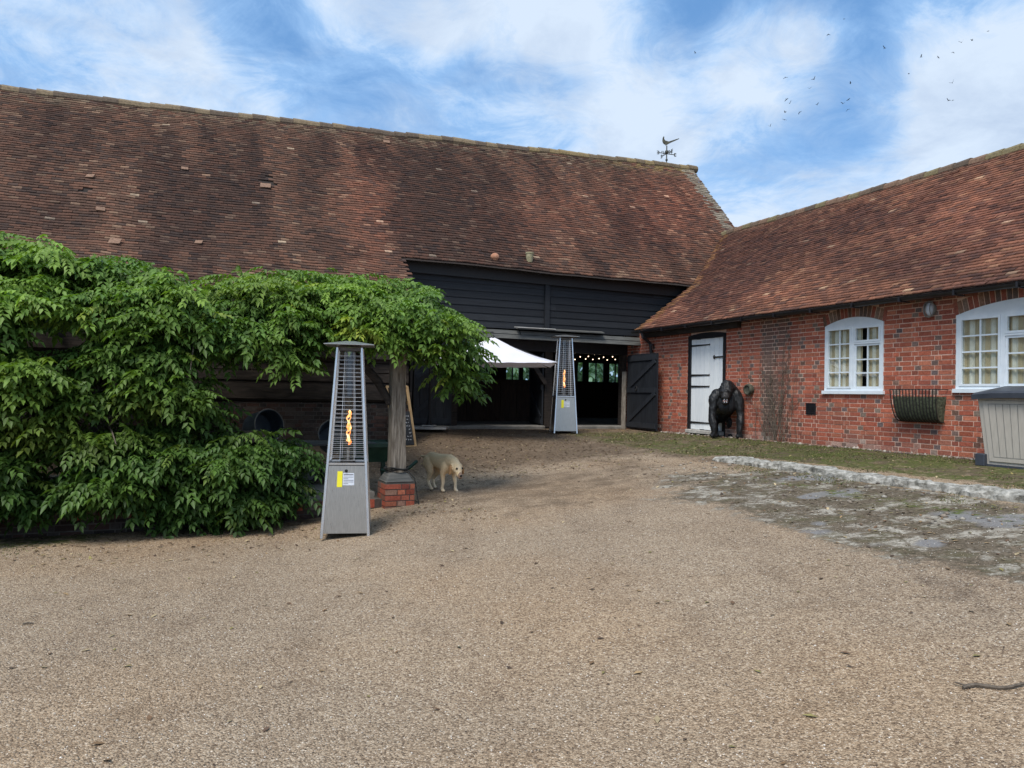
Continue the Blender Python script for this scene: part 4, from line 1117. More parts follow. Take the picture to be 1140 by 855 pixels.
# ------------------------------------------------------------------ wisteria
def leaf_cloud(P, D, size, colour, name, mat, parent, pairs=5, llen=.092, lw=.047):
    """pinnate leaves: P (N,3) base, D (N,3) rachis direction, size (N,), colour (N,3)"""
    N = len(P); up = np.array((0, 0, 1.0))
    D = D / np.linalg.norm(D, axis=1, keepdims=True)
    S = np.cross(D, up); S /= np.linalg.norm(S, axis=1, keepdims=True) + 1e-6
    roll = rng.normal(0, .35, N)[:, None]
    U = np.cross(S, D); S2 = S * np.cos(roll) + U * np.sin(roll); U2 = np.cross(S2, D)
    L = .30 * size
    items = []
    for k in range(pairs):
        f = (k + 1.1) / (pairs + .6)
        for sd in (-1, 1): items.append((f, sd))
    items.append((1.0, 0))
    Vs, Cs = [], []
    for f, sd in items:
        droop = -.34 * (f ** 2)
        B = P + D * (L * f)[:, None] + up * (L * droop)[:, None]
        ang = (rng.normal(.95, .16, N) if sd else rng.normal(0, .2, N))
        T = D * np.cos(ang)[:, None] + S2 * (np.sin(ang) * (sd if sd else 1))[:, None] - up * rng.uniform(.35, .85, N)[:, None]
        T /= np.linalg.norm(T, axis=1, keepdims=True)
        Wd = np.cross(T, U2); Wd /= np.linalg.norm(Wd, axis=1, keepdims=True) + 1e-6
        Nn = np.cross(Wd, T); Nn *= np.sign((Nn @ up) + 1e-6)[:, None]
        ll = (llen * size * rng.uniform(.8, 1.15, N) * (1.0 if sd else 1.15))[:, None]; ww = (lw * size * rng.uniform(.85, 1.15, N))[:, None]
        mid = B + T * ll * .42
        fold = Nn * ww * .28
        tip = B + T * ll - up * ll * .10
        Vs.append(np.stack((B, mid + Wd * ww * .5 + fold, tip, mid - Wd * ww * .5 + fold, mid), 1))
        Cs.append(colour * rng.uniform(.82, 1.18, (N, 1)))
    V = np.concatenate(Vs, 0); C = np.concatenate(Cs, 0); M_ = len(V)
    b = (np.arange(M_) * 5)[:, None]
    Q = np.stack((b + np.array([[0, 1, 2, 4]]), b + np.array([[0, 4, 2, 3]])), 1).reshape(-1, 4)
    me = np_mesh(name, V.reshape(-1, 3), Q, mat, np.repeat(C, 2, 0))
    return link_mesh(name, me, parent)

wis = thing('wisteria', 'large green wisteria cascading over the pergola down to the gravel', 'climbing plant', W(-1.5, 10.2, .1), A)
polyA = [(-90, 266), (40, 272), (70, 280), (95, 296), (140, 292), (180, 308), (222, 334), (240, 356), (262, 372), (292, 392), (262, 412), (244, 436), (238, 470), (252, 486), (300, 492), (342, 500), (355, 520), (332, 545), (325, 566), (240, 579), (160, 576), (130, 560), (100, 576), (30, 576), (-90, 574)]
polyB = [(225, 340), (240, 322), (262, 312), (320, 303), (360, 310), (382, 310), (420, 312), (452, 318), (492, 334), (512, 356), (530, 382), (533, 414), (520, 440), (500, 436), (486, 412), (474, 398), (440, 390), (400, 388), (375, 382), (352, 378), (345, 400), (332, 418), (318, 405), (300, 386), (262, 390), (238, 368)]
holes = [(55, 384, 30, 17), (42, 362, 16, 12), (112, 430, 22, 9), (118, 473, 42, 8), (98, 458, 8, 20), (100, 372, 20, 7), (60, 518, 24, 5), (270, 435, 32, 24), (128, 356, 10, 6), (105, 568, 20, 9), (150, 580, 20, 6), (60, 582, 22, 4), (225, 415, 10, 7), (20, 470, 12, 5), (185, 465, 10, 6)]
def gen_shoots(poly, step, e_fun, layers, seed):
    xs_ = [p[0] for p in poly]; ys_ = [p[1] for p in poly]
    gx_, gy_ = np.meshgrid(np.arange(min(xs_), max(xs_), step), np.arange(min(ys_), max(ys_), step * .8))
    out = []
    for l in range(layers):
        x = (gx_ + rng.uniform(-step * .7, step * .7, gx_.shape)).ravel(); y = (gy_ + rng.uniform(-step * .6, step * .6, gx_.shape)).ravel()
        k = in_poly(x, y + 7, poly)
        for hx, hy, rx, ry in holes: k &= ~((((x - hx) / (rx + 8)) ** 2 + ((y - hy + 9) / (ry + 8)) ** 2) < rng.uniform(.75, 1.05, x.shape))
        nz = fbm(x / 46, y / 27, seed, 3)
        x, y, nz = x[k], y[k], nz[k]
        for a_, b_, c_ in zip(x, y, nz):
            e = e_fun(a_, b_) - 1.0 * (c_ - .45) + l * .20 + random.uniform(-.06, .06)
            if l < 2 and c_ < .37 and random.random() < .7: continue
            out.append((hit(a_, b_, 'E', e), c_, a_, b_, l))
    return out
sh = gen_shoots(polyA, 15, lambda x, y: 10.02 - .18 * math.sin((y - 260) / 320 * 3.1) + (.55 * max(0, (330 - y) / 65) if y < 330 else 0) - (.22 if y > 500 else 0), 3, 101)
def eB(x, y):
    top_ = max(0, (350 - y) / 55.0); return 10.05 + .95 * top_ - .35 * math.exp(-((x - 470) / 55) ** 2) * (1 if y > 330 else .4)
sh += gen_shoots(polyB, 14, eB, 3, 131)
# canopy thickness behind the front face
for k in range(1150):
    n_ = random.uniform(-7.5, 3.0); e_ = random.uniform(10.2, 14.3); z_ = 2.95 + .30 * fbm(n_ * 1.2, e_ * 1.2, 7) + (.10 if n_ < -.4 else 0) - .10 * (e_ - 10.2) - (.28 if -.6 < n_ < .6 else 0)
    p = W(n_, e_, z_); out_x, out_y = project(np.array(p)); sh.append((p, .4, float(out_x), float(out_y), 1))
for k in range(330):      # beyond the frame, along the same pergola
    n_ = random.uniform(-8.2, -2.4); z_ = random.uniform(.2, 3.2); p = W(n_, 10.0 + random.uniform(-.2, .25), z_); sh.append((p, .45, -200, 400, 1))
LP, LD, LS, LC = [], [], [], []
for p, nz, x, y, lay in sh:
    nl = random.randint(4, 6)
    a0_ = random.uniform(0, 6.28)
    for q in range(nl):
        az = R(-90) + A * .6 + random.uniform(-1.45, 1.45) if random.random() < .82 else random.uniform(0, 6.28)
        el = random.uniform(-.55, .35)
        LP.append((p.x + random.uniform(-.07, .07), p.y + random.uniform(-.06, .06), p.z + random.uniform(-.05, .06)))
        LD.append((math.cos(az) * math.cos(el), math.sin(az) * math.cos(el), math.sin(el)))
        LS.append(random.uniform(.62, 1.22))
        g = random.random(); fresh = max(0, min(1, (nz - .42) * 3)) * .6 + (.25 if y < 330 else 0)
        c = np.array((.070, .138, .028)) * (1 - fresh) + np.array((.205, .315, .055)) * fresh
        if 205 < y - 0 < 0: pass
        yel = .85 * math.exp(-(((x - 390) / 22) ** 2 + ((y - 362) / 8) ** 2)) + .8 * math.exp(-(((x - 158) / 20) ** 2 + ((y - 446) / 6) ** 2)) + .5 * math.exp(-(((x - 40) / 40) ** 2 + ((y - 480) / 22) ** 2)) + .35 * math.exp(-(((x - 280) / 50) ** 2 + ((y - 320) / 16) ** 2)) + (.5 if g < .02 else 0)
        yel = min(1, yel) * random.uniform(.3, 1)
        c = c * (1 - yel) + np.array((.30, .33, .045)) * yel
        c = c * (1.12 - .42 * float(sstep(330, 500, y)))  # lower leaves coloured darker: the mass's shade painted into the foliage
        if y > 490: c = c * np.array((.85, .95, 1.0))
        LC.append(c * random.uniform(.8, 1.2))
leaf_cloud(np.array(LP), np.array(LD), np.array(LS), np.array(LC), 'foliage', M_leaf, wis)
mb = MB()
for (n_, e_, s_) in ((-1.1, 10.35, 1), (-3.6, 10.35, 2)):
    pts = [W(n_ + .12 * math.sin(k * .9 + s_), e_ + .10 * math.cos(k * 1.1 + s_), .05 + k * .3) for k in range(10)]
    mb = MB(); mb.tube(pts, [.09 - .004 * k for k in range(10)], 8); mb.build('trunk', M_leafwood, wis, smooth=True)
for k in range(46):
    n_ = random.uniform(-6, 3.4); e_ = random.uniform(10.15, 10.7); z_ = random.uniform(1.0, 2.5) if n_ < -.3 else random.uniform(2.55, 2.8); d = Vector((random.uniform(-1, 1), random.uniform(-.5, .2), random.uniform(-.4, .5))).normalized()
    d.z = min(d.z, .05); q = W(n_, e_, z_); mb = MB(); mb.tube([q, q + d * .35, q + d * .7 + Vector((0, 0, -.08)), q + d * 1.1 + Vector((0, 0, -.2))], [.018, .014, .010, .005], 5)
    mb.build('stem', M_leafwood, wis)

# trees seen through the back windows
M_hedge = mk_leaf('tree_leaf', 1.0, .35)
def far_tree(n, e, h, r, c, lab):
    t_ = thing('tree', lab, 'tree', W(n, e, .9), 0, 'trees beyond the barn')
    k = 360; u = rng.normal(0, 1, (k, 3)); u /= np.linalg.norm(u, axis=1, keepdims=True); rad = rng.uniform(.45, 1, k) ** .5
    P_ = u * rad[:, None] * np.array((r, r, h * .42)) * (.8 + .4 * vnoise(u[:, 0] * 3 + n, u[:, 2] * 3, 3))[:, None] + np.array(W(n, e, .9 + h * .56))
    leaf_cloud(P_, rng.normal(0, 1, (k, 3)) * (1, 1, .5), rng.uniform(1.6, 2.8, k), np.array(c)[None] * rng.uniform(.6, 1.5, (k, 1)), 'crown', M_hedge, t_, pairs=2, llen=.16, lw=.09)
    mb = MB(); mb.tube([W(n, e, .7), W(n + .1, e, .9 + h * .25), W(n - .05, e, .9 + h * .7)], [.16, .12, .05], 8); mb.build('trunk', M_leafwood, t_, smooth=True)
far_tree(11.6, 30.5, 5.2, 2.0, (.22, .32, .22), 'bushy green tree seen through the windows of the first cart bay')
far_tree(16.2, 31.5, 5.4, 2.1, (.22, .33, .24), 'green tree seen through the middle window of the right bay')
far_tree(19.2, 33.0, 5.0, 2.1, (.20, .31, .24), 'green tree seen through the last window of the right bay')
far_tree(14.2, 35.0, 5.6, 2.2, (.24, .35, .26), 'paler tree set back beyond the gap between the barn windows')

# ------------------------------------------------------------------ pyramid patio heaters
def heater(loc, yaw, label):
    t = thing('patio_heater', label, 'patio heater', loc, yaw, 'pyramid flame heaters')
    L_ = lambda mb, name, mat, parent, **k: mb.build(name, mat, parent, local=True, **k)
    HB, HG, HT = .80, .86, 2.13            # top of the cabinet, foot of the guard, underside of the cap
    wb, wt = .255, .135
    half = lambda z: wb + (wt - wb) * (z - .04) / (HT - .04)
    V3 = Vector
    for sx in (-1, 1):
        for sy in (-1, 1):
            m = MB(); a, b = half(.02), half(HT)
            m.beam(V3((sx * a, sy * a, .0)), V3((sx * b, sy * b, HT)), .034, .034, up=V3((0, 1, 0)), w2=.026, h2=.026); L_(m, 'corner_post', M_steelbright, t, bevel=.004)
    for (nx, ny) in ((0, -1), (0, 1), (-1, 0), (1, 0)):
        m = MB(); tx, ty = -ny, nx
        def pt(u, z, off): h = half(z); return V3((nx * (h + off) + tx * u * (h - .017), ny * (h + off) + ty * u * (h - .017), z))
        m.hexa([pt(-1, .055, -.012), pt(1, .055, -.012), pt(1, .055, .004), pt(-1, .055, .004), pt(-1, HB, -.012), pt(1, HB, -.012), pt(1, HB, .004), pt(-1, HB, .004)])
        pn = L_(m, 'side_panel', M_steel, t)
        if (nx, ny) == (0, -1):
            def sticker(name, mat, u0, u1, z0, z1, off, par):
                s_ = MB(); s_.hexa([pt(u0, z0, off), pt(u1, z0, off), pt(u1, z0, off + .002), pt(u0, z0, off + .002), pt(u0, z1, off), pt(u1, z1, off), pt(u1, z1, off + .002), pt(u0, z1, off + .002)])
                return L_(s_, name, mat, par)
            sticker('yellow_sticker', M_yellow, -.50, -.22, .565, .74, .005, pn)
            sticker('white_sticker', M_labelw, -.19, .42, .585, .72, .005, pn)
            m2 = MB()
            for i in range(6):
                z = .602 + i * .018; u1 = .38 if i % 3 else .1
                if i == 5: z = .698
                m2.hexa([pt(-.15, z, .0075), pt(u1, z, .0075), pt(u1, z, .0085), pt(-.15, z, .0085)] + [pt(-.15, z + (.009 if i == 5 else .004), .0075), pt(u1, z + (.009 if i == 5 else .004), .0075), pt(u1, z + (.009 if i == 5 else .004), .0085), pt(-.15, z + (.009 if i == 5 else .004), .0085)])
            L_(m2, 'sticker_print', M_ink, pn)
            m2 = MB(); m2.lathe(pt(-.02, .775 - .03, .004), [(.016, 0), (.018, .008), (.010, .016), (0, .017)], 12, rot=Matrix.Rotation(math.pi / 2, 3, 'X')); L_(m2, 'knob', M_rubber, pn)
    m = MB(); h = half(HB) - .002; m.box((0, 0, HB + .006), (2 * h, 2 * h, .012)); h = half(.86)
    m.lathe((0, 0, HB + .012), [(.085, 0), (.085, .035), (.06, .04), (0, .04)], 20); L_(m, 'burner', M_darksteel, t)
    # cabinet rim
    m = MB(); h = half(HB + .02) + .004
    for sx, sy, lx, ly in ((0, -1, 2 * h, .014), (0, 1, 2 * h, .014), (-1, 0, .014, 2 * h - .03), (1, 0, .014, 2 * h - .03)): m.box((sx * h, sy * h, HB + .022), (lx, ly, .022))
    L_(m, 'rim', M_steelbright, t)
    m = MB(); m.lathe((0, 0, HB + .05), [(.062, 0), (.062, HT - HB - .07)], 28); L_(m, 'glass_tube', M_tube, t, smooth=True)
    # wire guard: rings every 40 mm and uprights on each side
    m = MB(); z = HG
    while z < HT - .05:
        h = half(z) - .022; c = [V3((-h, -h, z)), V3((h, -h, z)), V3((h, h, z)), V3((-h, h, z))]
        for i in range(4): m.beam(c[i], c[(i + 1) % 4], .0028, .0028)
        z += .047
    for (nx, ny) in ((0, -1), (0, 1), (-1, 0), (1, 0)):
        for u in (-.55, -.0, .55) if False else (-.42, .42):
            a, b = half(HG) - .022, half(HT - .05) - .022; tx, ty = -ny, nx
            m.beam(V3((nx * a + tx * u * a, ny * a + ty * u * a, HG)), V3((nx * b + tx * u * b, ny * b + ty * u * b, HT - .05)), .0035, .0035, up=V3((nx, ny, .1)))
    L_(m, 'wire_guard', M_wire, t)
    # inner reflector strips beside the tube
    m = MB(); h = half(HT) + .0; m.box((0, 0, HT - .02), (2 * h - .03, 2 * h - .03, .035)); L_(m, 'burner_head', M_darksteel, t)
    m = MB(); r = .275; m.add([V3((-r, -r, HT + .022)), V3((r, -r, HT + .022)), V3((r, r, HT + .022)), V3((-r, r, HT + .022)), V3((-r, -r, HT + .03)), V3((r, -r, HT + .03)), V3((r, r, HT + .03)), V3((-r, r, HT + .03)), V3((-.05, -.05, HT + .075)), V3((.05, -.05, HT + .075)), V3((.05, .05, HT + .075)), V3((-.05, .05, HT + .075))],
          [(3, 2, 1, 0), (0, 1, 5, 4), (1, 2, 6, 5), (2, 3, 7, 6), (3, 0, 4, 7), (4, 5, 9, 8), (5, 6, 10, 9), (6, 7, 11, 10), (7, 4, 8, 11), (8, 9, 10, 11)]); L_(m, 'cap', M_steel, t)
    # flame twisting up the tube
    m = MB(); pts, rad = [], []
    for i in range(26):
        f = i / 25; z = 1.02 + .40 * f
        pts.append(V3((.016 * math.sin(f * 15) + .008 * math.sin(f * 31), .010 * math.cos(f * 13), z))); rad.append(.004 + .017 * abs(math.sin(f * math.pi * 2.6 + .4)) * (1 - .25 * f) * (1 if 0 < i < 25 else .1))
    m.tube(pts, rad, 8); m.tube([V3((-p.x * .8 + .004, -p.y, p.z + .012)) for p in pts[2:-4]], [r_ * .75 for r_ in rad[2:-5]] + [.002], 8); fl = L_(m, 'flame', M_flame, t, smooth=True)
    m = MB(); m.tube([V3((0, 0, HB + .05)), V3((0, 0, .98))], .016, 8); L_(m, 'burner_pipe', M_steel, t)
    return t
g1 = on_ground(383, 597); heater((g1.x, g1.y + .12, g1.z), R(9), 'stainless steel pyramid heater standing on the gravel beside the wisteria, flame lit')
g2 = on_ground(627, 482); heater((g2.x, g2.y, g2.z), R(8), 'stainless steel pyramid heater standing in front of the open barn doors')

# ------------------------------------------------------------------ cantilever parasol
par = thing('parasol', 'white square cantilever parasol open beside the barn doorway', 'parasol', (-1.80, 16.65, .93))
cx_, cy_, zr_, za_, hs = -.42, 16.05, 2.35, 2.93, 1.30
mb = MB(); mb.box((-1.80, 16.65, .955), (.80, .80, .05)); mb.box((-1.80, 16.65, 1.0), (.30, .30, .03)); mb.build('base_slab', M_concrete, par, bevel=.01)
mb = MB(); mb.tube([(-1.80, 16.65, 1.0), (-1.80, 16.65, 3.08)], .026, 12); mb.lathe((-1.80, 16.65, 1.01), [(.075, 0), (.07, .02), (.04, .10), (.028, .14)], 14); mb.build('pole', M_iron, par)
mb = MB(); mb.tube([(-1.80, 16.65, 2.95), (-1.3, 16.45, 3.03), (cx_, cy_, 3.02)], .022, 8); mb.tube([(-1.80, 16.65, 2.2), (-1.25, 16.42, 3.0)], .014, 6); mb.build('arm', M_iron, par)
mb = MB(); K = 14; vs, fs = [], []
c4 = [(-1, -1), (1, -1), (1, 1), (-1, 1)]
for s_ in range(4):
    A_, B_ = c4[s_], c4[(s_ + 1) % 4]; b0 = len(vs)
    for i in range(K + 1):
        for j in range(K + 1):
            f = i / K; g = j / K; x = (A_[0] * (1 - g) + B_[0] * g) * f * hs; y = (A_[1] * (1 - g) + B_[1] * g) * f * hs
            sag = -.10 * math.sin(math.pi * g) * f * (1 - f * .4) - .07 * math.sin(math.pi * f)
            edge_in = 1 - .035 * math.sin(math.pi * g) * f
            z = za_ - (za_ - zr_) * f + sag * .8 + .008 * math.sin(g * 40) * f
            vs.append((cx_ + x * edge_in, cy_ + y * edge_in, z + (.03 * math.sin(math.pi * g) if i == K else 0)))
    for i in range(K):
        for j in range(K): a = b0 + i * (K + 1) + j; fs.append((a, a + K + 1, a + K + 2, a + 1))
mb.add(vs, fs); cn_o = mb.build('canopy', M_canvas, par, smooth=True)
so = cn_o.modifiers.new('thick', 'SOLIDIFY'); so.thickness = .004
mb = MB()
for sx, sy in c4: mb.tube([(cx_, cy_, za_ - .05), (cx_ + sx * hs * .98, cy_ + sy * hs * .98, zr_ - .02)], .010, 6)
mb.build('rib', M_iron, par)
mb = MB(); mb.lathe((cx_, cy_, za_ - .02), [(.05, -.06), (.05, .0), (.02, .06), (0, .07)], 12); mb.build('hub', M_iron, par)
mb = MB(); mb.add([(cx_ + hs * .45, cy_ - hs * .78, zr_ + .13), (cx_ + hs * .86, cy_ - hs * .90, zr_ + .03), (cx_ + hs * .84, cy_ - hs * .93, zr_ + .012), (cx_ + hs * .45, cy_ - hs * .80, zr_ + .122)], [(0, 1, 2, 3)])

# ------------------------------------------------------------------ terrace things
cart = thing('garden_cart', 'dark green wooden garden cart with a grey plank deck on the shaded terrace', 'cart', W(2.2, 11.9, .345), A)
mb = MB()
for i in range(6): mb.hexa([W(1.15 + .0 * i, 11.55 + i * .14, .90), W(2.75, 11.45 + i * .14, .90), W(2.75, 11.58 + i * .14, .90), W(1.15, 11.68 + i * .14, .90), W(1.15, 11.55 + i * .14, .93), W(2.75, 11.45 + i * .14, .93), W(2.75, 11.58 + i * .14, .93), W(1.15, 11.68 + i * .14, .93)])
mb.build('deck', M_greywood, cart)
mb = MB()
T0 = [W(2.28, 11.30, .66), W(2.86, 11.28, .66), W(2.86, 11.9, .66), W(2.28, 11.9, .66)]; T1 = [W(2.20, 11.14, .92), W(3.02, 11.12, .92), W(3.02, 12.0, .92), W(2.20, 12.0, .92)]
mb.hexa(T0 + T1); rim_ = [W(2.16, 11.10, .92), W(3.06, 11.08, .92), W(3.06, 12.04, .92), W(2.16, 12.04, .92)]
for i in range(4): mb.beam(rim_[i], rim_[(i + 1) % 4], .035, .05)
mb.build('tray', M_green, cart)
for n_, e_ in ((2.42, 11.32), (2.95, 11.85), (1.25, 11.7), (2.4, 12.3)):
    mb = MB(); mb.bbox(n_ - .03, n_ + .03, e_ - .03, e_ + .03, .34, .66 if n_ > 2 else .90); mb.build('leg', M_green, cart)
mb = MB(); mb.tube([W(2.75, 11.2, .55), W(3.0, 11.2, .52), W(3.2, 11.25, .56), W(3.34, 11.3, .66)], .028, 8); mb.build('handle', M_green, cart)
for n_ in (1.72, 2.05):
    w_ = MB(); rot = Vector(BE).to_track_quat('Z', 'Y').to_matrix()
    w_.lathe(W(n_, 11.30, .345 + .165), [(.10, -.035), (.145, -.04), (.165, -.02), (.165, .02), (.145, .04), (.10, .035), (.10, -.035)], 24, rot=rot); wo = w_.build('wheel', M_rubber, cart, smooth=True)
    w_ = MB(); w_.lathe(W(n_, 11.30, .51), [(0, -.03), (.095, -.02), (.098, .02), (0, .03)], 18, rot=rot); w_.build('hub', M_greywood, wo)
def drum(px, py, E, r, ln, axis, lab, zc):
    c = hit(px, py, 'E', E); axis = Vector(axis).normalized()
    rot = axis.to_track_quat('Z', 'Y').to_matrix(); m = MB()
    t = thing('metal_drum', lab, 'drum', (c.x, c.y, c.z - r), 0)
    m.lathe(c, [(0, -ln), (r * .97, -ln), (r, -ln + .02), (r * 1.0, -.02), (r * 1.02, 0), (r * .96, .004), (r * .95, -.02), (r * .95, -ln + .03), (0, -ln + .03)], 36, rot=rot); m.build('shell', M_drum, t)
    m = MB(); m.lathe(c, [(r * 1.02, -.015), (r * 1.05, 0), (r * 1.02, .012), (r * .99, .002)], 36, rot=rot); m.build('rim', M_lampgrey, t)
drum(300, 473, 12.35, .245, .40, (.72, -.65, .18), 'blue grey metal drum lying open end out under the pergola canopy', 0)
drum(372, 483, 12.2, .24, .36, (.25, -.9, .35), 'blue grey metal drum on the cart deck half hidden behind the near heater', 0)
# chalkboard
g_ = on_ground(452, 497)
ab = thing('chalkboard', 'pine framed chalkboard sign leaning behind the oak post', 'chalkboard', g_, 0)
bl, br, tl, tr = hit(441, 498, 'E', nE(g_)[1]), hit(462.5, 497, 'E', nE(g_)[1]), hit(430, 430.5, 'E', nE(g_)[1] + .25), hit(453, 430, 'E', nE(g_)[1] + .25)
mb = MB()
for a_, b_ in ((bl, tl), (br, tr), (tl, tr), (bl, br)): mb.beam(a_, b_, .035, .045)
mb.build('frame', M_pine, ab)
mx = lambda u, v: bl * (1 - u) * (1 - v) + br * u * (1 - v) + tl * (1 - u) * v + tr * u * v
fn = (br - bl).cross(tl - bl).normalized(); fn = fn if fn.y < 0 else -fn
mb = MB(); mb.hexa([mx(.04, .03) - fn * .01, mx(.96, .03) - fn * .01, mx(.96, .03) + fn * .006, mx(.04, .03) + fn * .006, mx(.04, .58) - fn * .01, mx(.96, .58) - fn * .01, mx(.96, .58) + fn * .006, mx(.04, .58) + fn * .006]); bd = mb.build('board', M_chalk, ab)
mb = MB()
for r_ in range(8):
    v = .50 - r_ * .055; u = .14
    while u < .86:
        w_ = random.uniform(.03, .12); pts = [mx(u + w_ * k / 5, v + random.uniform(-.012, .014)) + fn * .010 for k in range(6)]
        if random.random() < .8: mb.tube(pts, .0045, 4)
        u += w_ + .05
mb.build('chalk_scribble', M_chalkmark, bd)
mb = MB(); bk = [bl - fn * .55, br - fn * .55]
mb.beam(bk[0], tl - fn * .02, .03, .035); mb.beam(bk[1], tr - fn * .02, .03, .035); mb.build('rear_leg', M_pine, ab)
# flower pots standing on the roof edge
for (x, y, m_, lab) in ((551, 289.5, M_terracotta, 'small terracotta ball ornament on the tiles above the cart doors'), (590, 291, M_lichenpot, 'small lichen covered pot on the tiles above the cart doors')):
    N_, T_ = np.meshgrid(np.arange(5, 9, .03), np.arange(0, .6, .02)); q = barn_pt(N_, T_)[0]; xx, yy = project(q); b_ = Vector(q.reshape(-1, 3)[np.argmin((np.abs(xx - x) + np.abs(yy - y)).ravel())])
    mb = MB()
    if m_ is M_terracotta: mb.ball((0, 0, .08), .095, 14, 10, sc=(1.05, 1, .9)); mb.lathe((0, 0, -.01), [(.05, 0), (.065, .02), (.04, .04)], 12)
    else: mb.lathe((0, 0, -.02), [(0, 0), (.065, 0), (.085, .12), (.09, .2), (.10, .2), (.10, .235), (.07, .235), (.06, .18), (0, .18)], 16)
    o = mb.build('roof_ornament', m_, None, smooth=False); o.location = b_; tag(o, lab, 'ornament')

# ------------------------------------------------------------------ things on the brick wall
wl = thing('wall_lamp', 'round ribbed bulkhead lamp on the bricks between the two white windows', 'lamp', W(NW, 8.09, 3.12), A)
mb = MB(); mb.lathe(W(NW - .005, 8.09, 3.13), [(0, .03), (.082, .03), (.092, .02), (.095, 0)], 20, rot=rotn @ Matrix.Diagonal((1.25, .95, 1)) if False else rotn); mb.build('backplate', M_lampgrey, wl)
mb = MB(); mb.ball(W(NW - .04, 8.09, 3.13), .075, 16, 10, sc=(.9, .9, 1.35)); mb.build('lens', M_labelw, wl, smooth=True)
mb = MB()
for a_ in (-.055, 0, .055):
    mb.tube([W(NW - .03 - .105 * math.cos(k) * (1 - abs(a_) * 4), 8.09 + a_, 3.13 + .115 * math.sin(k)) for k in np.linspace(-1.5, 1.5, 9)], .006, 6)
mb.tube([W(NW - .035 + .085 * math.cos(k) * 0 - .02, 8.09 + .088 * math.cos(k), 3.13 + .12 * math.sin(k)) for k in np.linspace(0, 6.28, 22)], .010, 6)
mb.build('cage', M_lampgrey, wl)
# hay rack planter
hr = thing('hayrack_planter', 'black iron hayrack planter with mossy liner fixed below the lamp', 'planter', W(NW - .1, 8.32, 1.40), A)
e0, e1, zt, zb = 7.80, 8.60, 1.90, 1.40
def rackpt(e, k):      # k 0 rim .. 1 back foot: the bars bow out and curl under
    f = k; return W(NW - .25 * math.cos(f * math.pi / 2) ** .55 - .01, e, zt - (zt - zb) * math.sin(f * math.pi / 2) ** 1.1)
mb = MB(); bars = np.linspace(e0, e1, 15)
for i, e in enumerate(bars):
    mb.tube([rackpt(e + (e - 8.20) * (-.12 * k), k) for k in np.linspace(0, 1, 9)], .008, 6)
mb.tube([W(NW - .005, e0, zt), W(NW - .26, e0, zt), W(NW - .26, e1, zt), W(NW - .005, e1, zt)], .007, 6)
mb.build('rack', M_iron, hr)
mb = MB(); vs, fs = [], []; K = 24
for i in range(K + 1):
    e = e0 + .02 + (e1 - e0 - .04) * i / K
    for j in range(9):
        k = .16 + .84 * j / 8; p = rackpt(e + (e - 8.20) * (-.12 * k), k); j_ = .012 * (fbm(e * 9, k * 5, 3) - .5)
        p = p + Vector(BN) * (.022 + j_); vs.append(p)
for i in range(K):
    for j in range(8): a = i * 9 + j; fs.append((a, a + 9, a + 10, a + 1))
mb.add(vs, fs)
for i in (0, K):
    b_ = [vs[i * 9 + j] for j in range(9)] + [W(NW - .012, e0 + .02 if i == 0 else e1 - .02, vs[i * 9][2])]
    mb.add(b_, [tuple(range(10))])
mb.build('liner', M_coir, hr)
mb = MB(); mb.hexa([W(NW - .22, e0 + .05, 1.74), W(NW - .22, e1 - .05, 1.74), W(NW - .02, e1 - .05, 1.74), W(NW - .02, e0 + .05, 1.74), W(NW - .22, e0 + .05, 1.78), W(NW - .22, e1 - .05, 1.78), W(NW - .02, e1 - .05, 1.78), W(NW - .02, e0 + .05, 1.78)]); mb.build('soil', M_oakdark, hr)
# bare creeper stems against the wall
cr_ = []
mb = MB()
for k in range(38):
    e = 11.35 + random.gauss(0, .16); z = .93; pts = []; d = random.gauss(0, .02)
    n_steps = random.randint(7, 19)
    for i in range(n_steps):
        pts.append(W(NW - .028 - random.uniform(0, .02), e, z)); e += d + random.gauss(0, .035); z += random.uniform(.09, .15)
        if z > 3.2: break
    mb.tube(pts, [max(.0025, random.choice((.003, .005, .007)) * (1 - i / (len(pts) + 3))) for i in range(len(pts))], 5)
    if random.random() < .8 and len(pts) > 5:
        q = pts[random.randint(3, len(pts) - 2)]; mb.tube([q, q + Vector(BE) * random.uniform(-.25, .25) + Vector((0, 0, .12)), q + Vector(BE) * random.uniform(-.45, .45) + Vector((0, 0, .3))], .003, 4)
tag(mb.build('creeper', M_leafwood, None, origin=W(NW - .03, 11.3, .93)), 'bare brown creeper stems climbing the grey stained bricks', 'climbing plant')

# ------------------------------------------------------------------ storage box
sb = thing('storage_box', 'beige plastic garden storage box with charcoal lid under the large window', 'storage box', W(10.0, 6.0, .85), A)
zb = float(ground_z(9.6, 6.3)) + .01
n0, n1, ea, eb = 9.68, 10.36, 5.35, 6.78; H_ = .90
mb = MB()
f_ = [W(n0 + .055, eb - .09, zb), W(n0, eb, zb + H_), W(n1, eb, zb + H_), W(n1, eb - .09, zb)]; g_ = [W(n0 + .055, ea + .09, zb), W(n0, ea, zb + H_), W(n1, ea, zb + H_), W(n1, ea + .09, zb)]
mb.hexa([f_[0], f_[3], g_[3], g_[0], f_[1], f_[2], g_[2], g_[1]]); mb.build('body', M_box, sb, bevel=.015)
def fp(u, v, off):    # point on the front: u 0 at the barn end, v height
    a = f_[0] * (1 - v) + f_[1] * v; b = g_[0] * (1 - v) + g_[1] * v; return a * (1 - u) + b * u + Vector(-BN) * off
